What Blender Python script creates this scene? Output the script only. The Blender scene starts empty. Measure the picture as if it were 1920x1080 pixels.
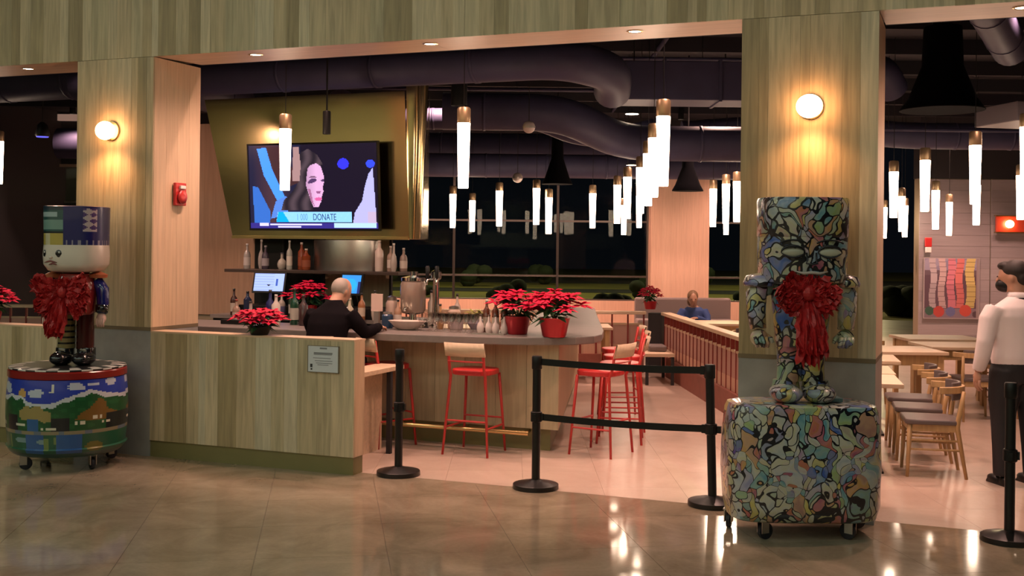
import bpy, math, random
from mathutils import Vector, Matrix
random.seed(7)
PI = math.pi
S = bpy.context.scene
COL = S.collection

# ------------------------------------------------------------------ camera, world, light, exposure
TH = math.atan(2140 / 5407)            # the camera looks 21.6 degrees left of the front's normal
CC, SS = math.cos(TH), math.sin(TH)
CAMH = 1.81
def W(l, f, z=0.0):                    # lateral / forward metres in the dining room's own grid -> world
    return (l * CC - f * SS, l * SS + f * CC, z)

cam = bpy.data.cameras.new('camera')
cam.sensor_width = 36.0
cam.lens = 2140 / 1920 * 36.0
cam.shift_y = -75 / 1920
cam.clip_end = 300
co = bpy.data.objects.new('camera', cam)
COL.objects.link(co)
co.matrix_world = Matrix.Translation((0, 0, CAMH)) @ Matrix.Rotation(TH, 4, 'Z') @ Matrix.Rotation(PI / 2, 4, 'X') @ Matrix.Rotation(0.011, 4, 'Z')
S.camera = co

wd = bpy.data.worlds.new('night'); S.world = wd; wd.use_nodes = True
bg = wd.node_tree.nodes['Background']
bg.inputs[0].default_value = (0.20, 0.24, 0.34, 1); bg.inputs[1].default_value = 0.012
S.view_settings.view_transform = 'Standard'
S.view_settings.look = 'None'
S.view_settings.gamma = 1
S.view_settings.use_curve_mapping = False
S.view_settings.exposure = 0.0

WARM = (1.0, 0.57, 0.45)
LAMP = (1.0, 0.66, 0.47)
MALL = (0.83, 1.0, 0.88)
def area(name, loc, size, power, col, rot=(0, 0, 0), sy=None):
    d = bpy.data.lights.new(name, 'AREA'); d.energy = power; d.color = col
    d.shape = 'RECTANGLE'; d.size = size; d.size_y = sy or size
    o = bpy.data.objects.new(name, d); o.location = loc; o.rotation_euler = rot; COL.objects.link(o); return o
def spot(name, loc, power, col, cone=100, blend=0.6, rad=0.05, tgt=None):
    d = bpy.data.lights.new(name, 'SPOT'); d.energy = power; d.color = col
    d.spot_size = math.radians(cone); d.spot_blend = blend; d.shadow_soft_size = rad
    o = bpy.data.objects.new(name, d); o.location = loc; COL.objects.link(o)
    if tgt:
        o.rotation_euler = (Vector(tgt) - Vector(loc)).to_track_quat('-Z', 'Y').to_euler()
    return o
# unseen ceiling lamps added as greenish fill light for the concourse
for k, x in enumerate((-17.5, -13.5, -9.5, -5.5, -1.5, 2.5)):
    area('concourse_fill', (x, 2.6, 6.35), 2.4, 44, MALL, sy=1.0)
    area('concourse_fill', (x, -3.5, 6.35), 2.4, 56, MALL, sy=1.0)
    area('hood_reflection_fill', (x, -5.9, 6.3), 2.6, 150, (1, .90, .66), rot=(math.radians(-28), 0, 0), sy=.3)  # added to light the far wall that the brass hood reflects

# ------------------------------------------------------------------ helpers
class MB:
    def __init__(self): self.v = []; self.f = []; self.c = []
    def add(self, vs, fs, col=None):
        b = len(self.v); self.v += [tuple(p) for p in vs]
        for q in fs:
            self.f.append(tuple(b + i for i in q)); self.c.append(col)
        return self
    def box(self, x0, x1, y0, y1, z0, z1, col=None, rz=0, piv=None):
        vs = [(x, y, z) for z in (z0, z1) for y in (y0, y1) for x in (x0, x1)]
        if rz:
            px, py = piv or ((x0 + x1) / 2, (y0 + y1) / 2); c, s = math.cos(rz), math.sin(rz)
            vs = [(px + (x - px) * c - (y - py) * s, py + (x - px) * s + (y - py) * c, z) for x, y, z in vs]
        return self.add(vs, [(0, 2, 3, 1), (4, 5, 7, 6), (0, 1, 5, 4), (2, 6, 7, 3), (0, 4, 6, 2), (1, 3, 7, 5)], col)
    def cbox(self, c, s, col=None, rz=0):
        return self.box(c[0] - s[0] / 2, c[0] + s[0] / 2, c[1] - s[1] / 2, c[1] + s[1] / 2, c[2] - s[2] / 2, c[2] + s[2] / 2, col, rz)
    def tube(self, pts, r, n=8, col=None, flat=(1, 1), cap=True):
        pts = [Vector(p) for p in pts]; m = len(pts)
        rs = r if isinstance(r, (list, tuple)) else [r] * m
        vs = []; up = None
        for i, p in enumerate(pts):
            t = (pts[min(i + 1, m - 1)] - pts[max(i - 1, 0)]).normalized()
            if up is None:
                up = Vector((0, 0, 1)) if abs(t.z) < 0.9 else Vector((0, 1, 0))
            a = t.cross(up).normalized(); b = a.cross(t).normalized(); up = b
            for k in range(n):
                g = 2 * PI * k / n
                vs.append(p + a * (math.cos(g) * rs[i] * flat[0]) + b * (math.sin(g) * rs[i] * flat[1]))
        fs = [(i * n + k, i * n + (k + 1) % n, (i + 1) * n + (k + 1) % n, (i + 1) * n + k) for i in range(m - 1) for k in range(n)]
        if cap: fs += [tuple(range(n - 1, -1, -1)), tuple((m - 1) * n + k for k in range(n))]
        return self.add(vs, fs, col)
    def lathe(self, prof, n=20, c=(0, 0, 0), sx=1, sy=1, colf=None, sup=2.0, cap=True):
        vs = []
        for r, z in prof:
            for k in range(n):
                g = 2 * PI * k / n; cg, sg = math.cos(g), math.sin(g)
                if sup != 2.0:
                    q = (abs(cg) ** sup + abs(sg) ** sup) ** (-1 / sup); cg *= q; sg *= q
                vs.append((c[0] + r * sx * cg, c[1] + r * sy * sg, c[2] + z))
        b = len(self.v); self.v += vs; m = len(prof)
        for i in range(m - 1):
            for k in range(n):
                self.f.append((b + i * n + k, b + i * n + (k + 1) % n, b + (i + 1) * n + (k + 1) % n, b + (i + 1) * n + k))
                self.c.append(colf((k + .5) / n, (prof[i][1] + prof[i + 1][1]) / 2, i) if colf else None)
        if cap:
            self.f.append(tuple(b + k for k in range(n - 1, -1, -1))); self.c.append(colf(0, prof[0][1], 0) if colf else None)
            self.f.append(tuple(b + (m - 1) * n + k for k in range(n))); self.c.append(colf(0, prof[-1][1], m - 1) if colf else None)
        return self
    def ell(self, c, r, n=12, m=8, col=None):
        prof = [(max(math.sin(PI * i / m), 0.02), -math.cos(PI * i / m)) for i in range(m + 1)]
        vs = [(c[0] + r[0] * p * math.cos(2 * PI * k / n), c[1] + r[1] * p * math.sin(2 * PI * k / n), c[2] + r[2] * z) for p, z in prof for k in range(n)]
        fs = [(i * n + k, i * n + (k + 1) % n, (i + 1) * n + (k + 1) % n, (i + 1) * n + k) for i in range(m) for k in range(n)]
        fs += [tuple(range(n - 1, -1, -1)), tuple(m * n + k for k in range(n))]
        return self.add(vs, fs, col)
    def prism(self, poly, z0, z1, col=None):
        n = len(poly)
        return self.add([(x, y, z0) for x, y in poly] + [(x, y, z1) for x, y in poly],
                        [tuple(range(n - 1, -1, -1)), tuple(range(n, 2 * n))] + [(k, (k + 1) % n, n + (k + 1) % n, n + k) for k in range(n)], col)
    def xform(self, M, start=0):
        for i in range(start, len(self.v)): self.v[i] = tuple(M @ Vector(self.v[i]))
        return self
    def mesh(self, name, smooth=False):
        me = bpy.data.meshes.new(name); me.from_pydata(self.v, [], self.f)
        if any(c is not None for c in self.c):
            at = me.color_attributes.new('Col', 'FLOAT_COLOR', 'CORNER'); d = []
            for p, c in zip(me.polygons, self.c):
                d += list((c or (1, 1, 1))[:3]) + [1.0] if False else ((list((c or (1, 1, 1))[:3]) + [1.0]) * p.loop_total)
            at.data.foreach_set('color', d)
        if smooth:
            me.polygons.foreach_set('use_smooth', [True] * len(me.polygons))
        return me
    def build(self, name, m, parent=None, smooth=False, bevel=0):
        me = self.mesh(name, smooth)
        o = bpy.data.objects.new(name, me); COL.objects.link(o)
        if m: me.materials.append(m)
        if smooth == 'auto':
            pass
        if bevel:
            b = o.modifiers.new('bevel', 'BEVEL'); b.width = bevel; b.segments = 2; b.limit_method = 'ANGLE'
        if parent: o.parent = parent
        return o

def smooth_angle(o, ang=40):
    me = o.data; me.polygons.foreach_set('use_smooth', [True] * len(me.polygons))
    try: me.set_sharp_from_angle(angle=math.radians(ang))
    except Exception: pass
    return o
def tag(o, label=None, cat=None, group=None, kind=None):
    if label: o['label'] = label
    if cat: o['category'] = cat
    if group: o['group'] = group
    if kind: o['kind'] = kind
    return o
def thing(name, label, cat, loc=(0, 0, 0), rz=0, group=None):
    o = bpy.data.objects.new(name, None); COL.objects.link(o); o.empty_display_size = .1
    o.location = loc; o.rotation_euler = (0, 0, rz)
    return tag(o, label, cat, group)
def struct(name, loc=(0, 0, 0), rz=0):
    o = bpy.data.objects.new(name, None); COL.objects.link(o); o.location = loc; o.rotation_euler = (0, 0, rz)
    o['kind'] = 'structure'; return o
def dup(root, loc, rz=0, label=None, group=None, scale=None):
    r = root.copy(); COL.objects.link(r); r.location = loc; r.rotation_euler = (0, 0, rz)
    if label: r['label'] = label
    if group: r['group'] = group
    if scale: r.scale = (scale, scale, scale)
    for ch in list(root.children):
        c = ch.copy(); COL.objects.link(c); c.parent = r
        for g in list(ch.children):
            d = g.copy(); COL.objects.link(d); d.parent = c
    return r
def inst(me, name, parent, loc, rot=(0, 0, 0), scale=None):
    o = bpy.data.objects.new(name, me); COL.objects.link(o); o.parent = parent; o.location = loc; o.rotation_euler = rot
    if scale: o.scale = scale
    return o

# ------------------------------------------------------------------ materials
def mat(name, col=(.5, .5, .5), rough=.5, metal=0.0, emit=None, es=1.0, noise=0, nscale=8, spec=.5, bump=0, coat=0, trans=0):
    m = bpy.data.materials.new(name); m.use_nodes = True
    nt = m.node_tree; b = nt.nodes['Principled BSDF']
    b.inputs['Base Color'].default_value = (*col, 1); b.inputs['Roughness'].default_value = rough; b.inputs['Metallic'].default_value = metal
    b.inputs['Specular IOR Level'].default_value = spec; b.inputs['Coat Weight'].default_value = coat
    b.inputs['Transmission Weight'].default_value = trans
    if emit:
        b.inputs['Emission Color'].default_value = (*emit, 1); b.inputs['Emission Strength'].default_value = es
    if noise or bump:
        tc = nt.nodes.new('ShaderNodeTexCoord'); nz = nt.nodes.new('ShaderNodeTexNoise'); nz.inputs['Scale'].default_value = nscale; nz.inputs['Detail'].default_value = 4
        nt.links.new(tc.outputs['Object'], nz.inputs['Vector'])
        if noise:
            mx = nt.nodes.new('ShaderNodeMix'); mx.data_type = 'RGBA'
            mx.inputs[6].default_value = (*[c * (1 - noise) for c in col], 1); mx.inputs[7].default_value = (*[min(1, c * (1 + noise)) for c in col], 1)
            nt.links.new(nz.outputs['Fac'], mx.inputs[0]); nt.links.new(mx.outputs[2], b.inputs['Base Color'])
        if bump:
            bp = nt.nodes.new('ShaderNodeBump'); bp.inputs['Strength'].default_value = bump; bp.inputs['Distance'].default_value = .01
            nt.links.new(nz.outputs['Fac'], bp.inputs['Height']); nt.links.new(bp.outputs['Normal'], b.inputs['Normal'])
    return m
def ramp(nt, stops, const=False):
    r = nt.nodes.new('ShaderNodeValToRGB'); e = r.color_ramp.elements
    if const: r.color_ramp.interpolation = 'CONSTANT'
    e[0].position, e[0].color = stops[0][0], (*stops[0][1], 1); e[1].position, e[1].color = stops[-1][0], (*stops[-1][1], 1)
    for p, c in stops[1:-1]:
        k = e.new(p); k.color = (*c, 1)
    return r
def wood(name, stops, grain=.25, rough=.45, axis=2, gs=1.0, rnd=True):
    m = bpy.data.materials.new(name); m.use_nodes = True; nt = m.node_tree; b = nt.nodes['Principled BSDF']
    oi = nt.nodes.new('ShaderNodeObjectInfo'); tc = nt.nodes.new('ShaderNodeTexCoord'); mp = nt.nodes.new('ShaderNodeMapping')
    sc = [14 * gs, 14 * gs, 14 * gs]; sc[axis] = .9 * gs; mp.inputs['Scale'].default_value = sc
    nt.links.new(tc.outputs['Object'], mp.inputs['Vector'])
    ml = nt.nodes.new('ShaderNodeMath'); ml.operation = 'MULTIPLY'; ml.inputs[1].default_value = 60
    nt.links.new(oi.outputs['Random'], ml.inputs[0]); nt.links.new(ml.outputs[0], mp.inputs['Location'])
    nz = nt.nodes.new('ShaderNodeTexNoise'); nz.inputs['Scale'].default_value = 2.2; nz.inputs['Detail'].default_value = 5; nz.inputs['Distortion'].default_value = .6
    nt.links.new(mp.outputs[0], nz.inputs['Vector'])
    rp = ramp(nt, stops); nt.links.new(oi.outputs['Random'], rp.inputs[0])
    if not rnd: nt.links.new(nz.outputs['Fac'], rp.inputs[0])
    g = ramp(nt, [(.3, (1 - grain,) * 3), (.7, (1 + grain * .4,) * 3)]); nt.links.new(nz.outputs['Fac'], g.inputs[0])
    mx = nt.nodes.new('ShaderNodeMix'); mx.data_type = 'RGBA'; mx.blend_type = 'MULTIPLY'; mx.inputs[0].default_value = 1
    nt.links.new(rp.outputs[0], mx.inputs[6]); nt.links.new(g.outputs[0], mx.inputs[7]); nt.links.new(mx.outputs[2], b.inputs['Base Color'])
    b.inputs['Roughness'].default_value = rough
    return m
def painted(name, rough=.35, emit=0, coat=0):
    m = bpy.data.materials.new(name); m.use_nodes = True; nt = m.node_tree; b = nt.nodes['Principled BSDF']
    a = nt.nodes.new('ShaderNodeVertexColor'); a.layer_name = 'Col'
    if emit:
        b.inputs['Base Color'].default_value = (.01, .01, .012, 1); nt.links.new(a.outputs[0], b.inputs['Emission Color']); b.inputs['Emission Strength'].default_value = emit
    else: nt.links.new(a.outputs[0], b.inputs['Base Color'])
    b.inputs['Roughness'].default_value = rough; b.inputs['Coat Weight'].default_value = coat
    return m

M_plank = wood('maple_plank', [(0, (.33, .25, .13)), (.16, (.38, .30, .165)), (.22, (.50, .40, .24)), (.5, (.53, .425, .265)), (.62, (.47, .40, .25)), (.85, (.59, .49, .32)), (1, (.57, .51, .36))], .30)
M_jamb = wood('pale_maple_board', [(0, (.60, .44, .28)), (1, (.66, .49, .32))], .14)
M_soffit = wood('soffit_maple', [(0, (.60, .43, .28)), (1, (.64, .47, .32))], .16, axis=0)
M_band = mat('dark_olive_trim', (.17, .13, .075), .5)
M_kick = mat('olive_kick', (.19, .165, .065), .45, noise=.1)
M_stone = mat('grey_stone', (.30, .295, .28), .35, noise=.35, nscale=5)
M_core = mat('wall_core', (.25, .2, .13), .8)
M_black = mat('black_plastic', (.006, .006, .006), .45, spec=.35)
M_matt = mat('matt_black_shade', (.0025, .0025, .0035), .95, spec=.05)
M_blackm = mat('black_metal', (.012, .011, .011), .35, .2)
M_rubber = mat('rubber', (.012, .012, .013), .6)
M_brass = mat('brass', (.62, .45, .20), .28, 1.0)
M_cap = mat('brass_cap', (.55, .40, .24), .4, .8)
M_steel = mat('brushed_steel', (.55, .52, .48), .32, 1.0, bump=.02, nscale=30)
M_chrome = mat('chrome', (.75, .73, .7), .12, 1.0)
M_tube = mat('lit_tube', (1, .9, .8), .4, emit=(1.0, .72, .52), es=17)
M_globe = mat('lit_globe', (1, .9, .8), .4, emit=(1.0, .44, .18), es=24)
M_disc = mat('lit_disc', (1, .9, .8), .4, emit=(1.0, .75, .55), es=14)
M_red = mat('red_metal', (.52, .035, .03), .38)
M_redseat = mat('red_vinyl', (.55, .03, .03), .35)
M_redpl = mat('red_enamel', (.50, .03, .03), .3)
M_white = mat('white_plastic', (.75, .73, .70), .35)
M_duct = mat('dark_duct', (.042, .040, .082), .55, .0, noise=.3, nscale=3, spec=.3)
M_ceil = mat('black_ceiling', (.012, .011, .016), .9)
M_darkwall = mat('dark_wall', (.02, .018, .02), .7)
M_ctr = mat('counter_stone', (.19, .165, .15), .42, noise=.15, nscale=14)
M_pale = wood('pale_table_wood', [(0, (.62, .46, .30)), (1, (.70, .53, .37))], .15, axis=0)
M_cwood = wood('chair_wood', [(0, (.50, .31, .13)), (1, (.56, .36, .17))], .2)
M_grey = mat('grey_leather', (.14, .11, .105), .45)
M_gwall = wood('grey_wall_board', [(0, (.30, .26, .27)), (1, (.36, .31, .31))], .08, axis=0)
M_foil = mat('red_foil', (.45, .02, .03), .3, .3)
M_leaf = mat('poinsettia_leaf', (.018, .07, .02), .5)
M_bract = mat('poinsettia_bract', (.56, .008, .045), .6, noise=.35, nscale=20, spec=.2)
M_tulle = mat('red_tulle', (.36, .010, .012), .5, noise=.4, nscale=25)
M_skin = mat('skin', (.50, .27, .18), .5)
M_shirt = mat('white_shirt', (.80, .72, .72), .7)
M_trous = mat('black_trousers', (.010, .009, .012), .7)
M_hair = mat('dark_hair', (.02, .014, .012), .6)
M_ghair = mat('grey_hair', (.34, .29, .25), .6)
M_sweat = mat('dark_sweater', (.005, .0035, .005), .9, spec=.1)
M_paint = painted('painted_enamel', .3, coat=.4)
M_print = painted('printed_picture', .5)
M_screen = painted('lit_screen', .2, emit=1.5)

def glass(name, tint=(.9, .95, .95), rough=0.0, base=.008, edge=.8):
    """thin pane: clear straight on, mirror-like at a grazing angle"""
    m = bpy.data.materials.new(name); m.use_nodes = True; nt = m.node_tree
    for n in list(nt.nodes): nt.nodes.remove(n)
    o = nt.nodes.new('ShaderNodeOutputMaterial'); t = nt.nodes.new('ShaderNodeBsdfTransparent'); g = nt.nodes.new('ShaderNodeBsdfGlossy'); mx = nt.nodes.new('ShaderNodeMixShader')
    lw = nt.nodes.new('ShaderNodeLayerWeight'); lw.inputs[0].default_value = .5
    pw = nt.nodes.new('ShaderNodeMath'); pw.operation = 'POWER'; pw.inputs[1].default_value = 4
    ma = nt.nodes.new('ShaderNodeMath'); ma.operation = 'MULTIPLY_ADD'; ma.inputs[1].default_value = edge; ma.inputs[2].default_value = base
    t.inputs[0].default_value = (*tint, 1); g.inputs['Roughness'].default_value = rough
    nt.links.new(lw.outputs['Facing'], pw.inputs[0]); nt.links.new(pw.outputs[0], ma.inputs[0]); nt.links.new(ma.outputs[0], mx.inputs[0])
    nt.links.new(t.outputs[0], mx.inputs[1]); nt.links.new(g.outputs[0], mx.inputs[2]); nt.links.new(mx.outputs[0], o.inputs[0])
    return m
M_glass = glass('window_glass', (.82, .88, .86))
M_clear = glass('clear_glass', (.97, .96, .95), .03, .10, .7)

def graffiti():
    m = bpy.data.materials.new('swirling_cell_paint'); m.use_nodes = True; nt = m.node_tree; b = nt.nodes['Principled BSDF']; L = nt.links.new
    tc = nt.nodes.new('ShaderNodeTexCoord'); nz = nt.nodes.new('ShaderNodeTexNoise'); nz.inputs['Scale'].default_value = 6.5; nz.inputs['Detail'].default_value = 1.2
    L(tc.outputs['Object'], nz.inputs['Vector'])
    sb = nt.nodes.new('ShaderNodeVectorMath'); sb.operation = 'SUBTRACT'; sb.inputs[1].default_value = (.5, .5, .5); L(nz.outputs['Color'], sb.inputs[0])
    sc = nt.nodes.new('ShaderNodeVectorMath'); sc.operation = 'SCALE'; sc.inputs['Scale'].default_value = .36; L(sb.outputs[0], sc.inputs[0])
    ad = nt.nodes.new('ShaderNodeVectorMath'); ad.operation = 'ADD'; L(tc.outputs['Object'], ad.inputs[0]); L(sc.outputs[0], ad.inputs[1])
    v1 = nt.nodes.new('ShaderNodeTexVoronoi'); v1.inputs['Scale'].default_value = 12.5; v2 = nt.nodes.new('ShaderNodeTexVoronoi'); v2.feature = 'DISTANCE_TO_EDGE'; v2.inputs['Scale'].default_value = 12.5
    mp = nt.nodes.new('ShaderNodeMapping'); mp.inputs['Rotation'].default_value = (0, .7, .3); mp.inputs['Scale'].default_value = (1.25, 1, .72); L(ad.outputs[0], mp.inputs['Vector'])
    L(mp.outputs[0], v1.inputs['Vector']); L(mp.outputs[0], v2.inputs['Vector'])
    sp = nt.nodes.new('ShaderNodeSeparateColor'); L(v1.outputs['Color'], sp.inputs[0])
    pal = [(.44, .43, .36), (.46, .38, .08), (.12, .30, .32), (.32, .29, .44), (.40, .42, .40), (.20, .34, .15), (.02, .06, .34), (.44, .43, .36), (.26, .22, .38), (.40, .04, .06), (.42, .37, .28), (.50, .42, .09), (.14, .23, .38), (.46, .20, .07), (.34, .40, .28), (.42, .42, .43), (.08, .24, .28), (.47, .46, .39)]
    rp = ramp(nt, [(i / len(pal), c) for i, c in enumerate(pal)], True); L(sp.outputs[0], rp.inputs[0])
    n2 = nt.nodes.new('ShaderNodeTexNoise'); n2.inputs['Scale'].default_value = 3.0; L(tc.outputs['Object'], n2.inputs['Vector'])
    ed = nt.nodes.new('ShaderNodeMapRange'); ed.inputs[3].default_value = .004; ed.inputs[4].default_value = .13; ed.inputs[1].default_value = .35; ed.inputs[2].default_value = .68
    L(n2.outputs['Fac'], ed.inputs[0])
    gt = nt.nodes.new('ShaderNodeMath'); gt.operation = 'GREATER_THAN'; L(v2.outputs['Distance'], gt.inputs[0]); L(ed.outputs[0], gt.inputs[1])
    mx = nt.nodes.new('ShaderNodeMix'); mx.data_type = 'RGBA'; mx.inputs[6].default_value = (.008, .008, .012, 1); L(gt.outputs[0], mx.inputs[0]); L(rp.outputs[0], mx.inputs[7])
    n3 = nt.nodes.new('ShaderNodeTexNoise'); n3.inputs['Scale'].default_value = 11; n3.inputs['Detail'].default_value = 1; L(ad.outputs[0], n3.inputs['Vector'])
    r2 = ramp(nt, [(.30, (.06, .16, .34)), (.42, (.30, .38, .40)), (.5, (.46, .44, .35)), (.57, (.42, .42, .10)), (.65, (.46, .34, .26)), (.72, (.36, .07, .12))]); L(n3.outputs['Fac'], r2.inputs[0])
    m3 = nt.nodes.new('ShaderNodeMix'); m3.data_type = 'RGBA'; m3.inputs[0].default_value = .30; L(rp.outputs[0], m3.inputs[6]); L(r2.outputs[0], m3.inputs[7]); L(m3.outputs[2], mx.inputs[7])
    L(mx.outputs[2], b.inputs['Base Color']); b.inputs['Roughness'].default_value = .28; b.inputs['Coat Weight'].default_value = .5
    return m
M_graf = graffiti()

def floor_mat(name, a, b_, c, rough, scale=2.0):
    m = bpy.data.materials.new(name); m.use_nodes = True; nt = m.node_tree; b = nt.nodes['Principled BSDF']; L = nt.links.new
    g = nt.nodes.new('ShaderNodeNewGeometry'); oi = nt.nodes.new('ShaderNodeObjectInfo')
    n1 = nt.nodes.new('ShaderNodeTexNoise'); n1.inputs['Scale'].default_value = scale; n1.inputs['Detail'].default_value = 7; n1.inputs['Roughness'].default_value = .65; n1.inputs['Distortion'].default_value = .8
    n2 = nt.nodes.new('ShaderNodeTexNoise'); n2.inputs['Scale'].default_value = 38; n2.inputs['Detail'].default_value = 3
    L(g.outputs['Position'], n1.inputs['Vector']); L(g.outputs['Position'], n2.inputs['Vector'])
    rp = ramp(nt, [(.30, a), (.5, b_), (.72, c)]); 
    ad = nt.nodes.new('ShaderNodeMath'); ad.operation = 'MULTIPLY_ADD'; ad.inputs[1].default_value = .035; L(oi.outputs['Random'], ad.inputs[0]); L(n1.outputs['Fac'], ad.inputs[2])
    a2 = nt.nodes.new('ShaderNodeMath'); a2.operation = 'MULTIPLY_ADD'; a2.inputs[1].default_value = .16; L(n2.outputs['Fac'], a2.inputs[0]); L(ad.outputs[0], a2.inputs[2])
    a3 = nt.nodes.new('ShaderNodeMath'); a3.operation = 'SUBTRACT'; a3.inputs[1].default_value = .13; L(a2.outputs[0], a3.inputs[0])
    L(a3.outputs[0], rp.inputs[0]); L(rp.outputs[0], b.inputs['Base Color']); b.inputs['Roughness'].default_value = rough
    return m
M_floor = floor_mat('polished_terrazzo', (.21, .17, .115), (.285, .23, .16), (.37, .30, .22), .085)
M_floor2 = floor_mat('dining_tile', (.48, .37, .30), (.54, .42, .34), (.60, .47, .39), .26, 1.2)
M_grout = mat('floor_joint', (.13, .105, .075), .5)

# ------------------------------------------------------------------ the setting
YF, YB = 7.915, 8.56
def clip(poly, ax, lim, keep_less):
    out = []
    for i in range(len(poly)):
        a, b = poly[i], poly[(i + 1) % len(poly)]
        ia = (a[ax] <= lim) == keep_less; ib = (b[ax] <= lim) == keep_less
        if ia: out.append(a)
        if ia != ib:
            t = (lim - a[ax]) / (b[ax] - a[ax]); out.append((a[0] + (b[0] - a[0]) * t, a[1] + (b[1] - a[1]) * t))
    return out
def slabs(parent, name, m, size, ang, org, x0, x1, y0, y1, z0, z1, gap=.004):
    c, s = math.cos(ang), math.sin(ang); n = 0
    for i in range(-40, 40):
        for j in range(-40, 40):
            q = [(i + gap, j + gap), (i + 1 - gap, j + gap), (i + 1 - gap, j + 1 - gap), (i + gap, j + 1 - gap)]
            p = [(org[0] + size * (u * c - v * s), org[1] + size * (u * s + v * c)) for u, v in q]
            if max(a[0] for a in p) < x0 or min(a[0] for a in p) > x1 or max(a[1] for a in p) < y0 or min(a[1] for a in p) > y1: continue
            for ax, lim, k in ((0, x0, False), (0, x1, True), (1, y0, False), (1, y1, True)):
                if p: p = clip(p, ax, lim, k)
            if len(p) < 3: continue
            MB().prism(p, z0, z1).build(name, m, parent); n += 1
    return n
fl = struct('floor')
MB().box(-32, 9, -7, 8.05, -.06, -.004).build('floor_bed', M_grout, fl)
MB().box(-32, 9, -7, 4.2, -.004, 0).build('floor_field', M_floor, fl)
MB().box(-32, -11, 4.2, 8.05, -.004, 0).build('floor_field', M_floor, fl)
MB().box(2.6, 9, 4.2, 8.05, -.004, 0).build('floor_field', M_floor, fl)
# joints of the big polished slabs run 9 degrees left of the view direction
slabs(fl, 'floor_slab', M_floor, .765, TH + math.radians(9.1), (-2.86, 7.02), -11, 2.6, 4.2, 8.05, -.004, 0, .0018)
fl2 = struct('floor')
MB().box(-16, 9, 8.05, 32, -.06, -.004).build('floor_bed', M_grout, fl2)
MB().box(-16, 9, 12.5, 32, -.004, 0).build('floor_field', M_floor2, fl2)
slabs(fl2, 'floor_tile', M_floor2, .60, TH, (-2.2, 9.1), -8.5, 2.2, 8.054, 12.5, -.004, 0, .0012)

ce = struct('ceiling')
MB().box(-18, 9, 8.56, 32, 4.62, 4.75).build('ceiling_slab', M_ceil, ce)
for k in range(8):
    MB().cbox((0, 0, 4.52), (26, .12, .2)).xform(Matrix.Translation(W(-2, 10 + k * 1.7)) @ Matrix.Rotation(TH, 4, 'Z')).build('ceiling_joist', M_ceil, ce)
ce2 = struct('ceiling')
MB().box(-32, 9, -7, 7.9, 6.5, 6.6).build('ceiling_slab', mat('concourse_ceiling', (.55, .56, .5), .8), ce2)
wf = struct('wall_far')
M_refl_dark = mat('reflection_dark', (.03, .03, .03), .3); M_refl_pale = mat('reflection_pale', (.75, .66, .48), .6)  # invented shop-front bands behind the camera, shaped for the hood's reflection
for k in range(7):
    x = -30 + k * 5.6
    MB().box(x, x + 4.6, -7.0, -6.93, 0, 1.75).build('reflection_panel', M_refl_dark, wf)
    MB().box(x - .4, x + 5.1, -7.0, -6.85, 1.85, 2.55).build('reflection_band', M_refl_pale, wf)
    MB().box(x - .4, x + 5.1, -7.0, -6.80, 2.9, 4.6).build('reflection_header', mat('reflection_header', (.16, .15, .09), .7) if k == 0 else bpy.data.materials['reflection_header'], wf)
MB().box(-32, 9, -7.1, -7, 0, 6.5).build('wall_panel', mat('concourse_wall', (.42, .40, .33), .7), wf)

_pl = {}
def plank_mesh(w, h, m, t=.018):
    k = (round(w, 3), round(h, 3), m.name)
    if k not in _pl:
        me = MB().box(-w / 2 + .0004, w / 2 - .0004, 0, t, 0, h).mesh('plank'); me.materials.append(m); _pl[k] = me
    return _pl[k]
def clad(parent, x0, x1, z0, z1, y, m, w=.118, name='plank', proud=.003):
    """vertical boards of uneven width on a face that looks towards -Y"""
    x = x0; rn = random.Random(int((x0 + 40) * 100 + z0 * 10))
    while x < x1 - 1e-4:
        q = round(w * rn.choice((.55, .8, 1.0, 1.0, 1.25, 1.5)), 3)
        if x1 - (x + q) < w * .5: q = round(x1 - x, 3)
        inst(plank_mesh(q, z1 - z0, m), name, parent, (x + q / 2, y - rn.random() * proud, z0)); x += q
def clad_side(parent, x, y0, y1, z0, z1, m, sgn, w=.16, name='board'):
    """vertical boards on a face that looks towards sgn*X"""
    n = max(1, round((y1 - y0) / w)); w = (y1 - y0) / n
    k_ = ('s', round(w, 3), round(z1 - z0, 3), m.name)
    if k_ not in _pl:
        me = MB().box(-w / 2 + .0008, w / 2 - .0008, 0, .012, 0, z1 - z0).mesh('board'); me.materials.append(m); _pl[k_] = me
    for k in range(n):
        inst(_pl[k_], name, parent, (x, y0 + w * (k + .5), z0), (0, 0, -PI / 2 if sgn < 0 else PI / 2))

# upper wall over the openings
wu = struct('wall_front')
MB().box(-12, 4, YF + .018, YB - .06, 3.44, 6.5).build('wall_core', M_core, wu)
clad(wu, -11.2, 3.4, 3.41, 4.75, YF, M_plank, .121)
clad(wu, -11.2, 3.4, 4.755, 6.5, YF, M_plank, .121)
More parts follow.
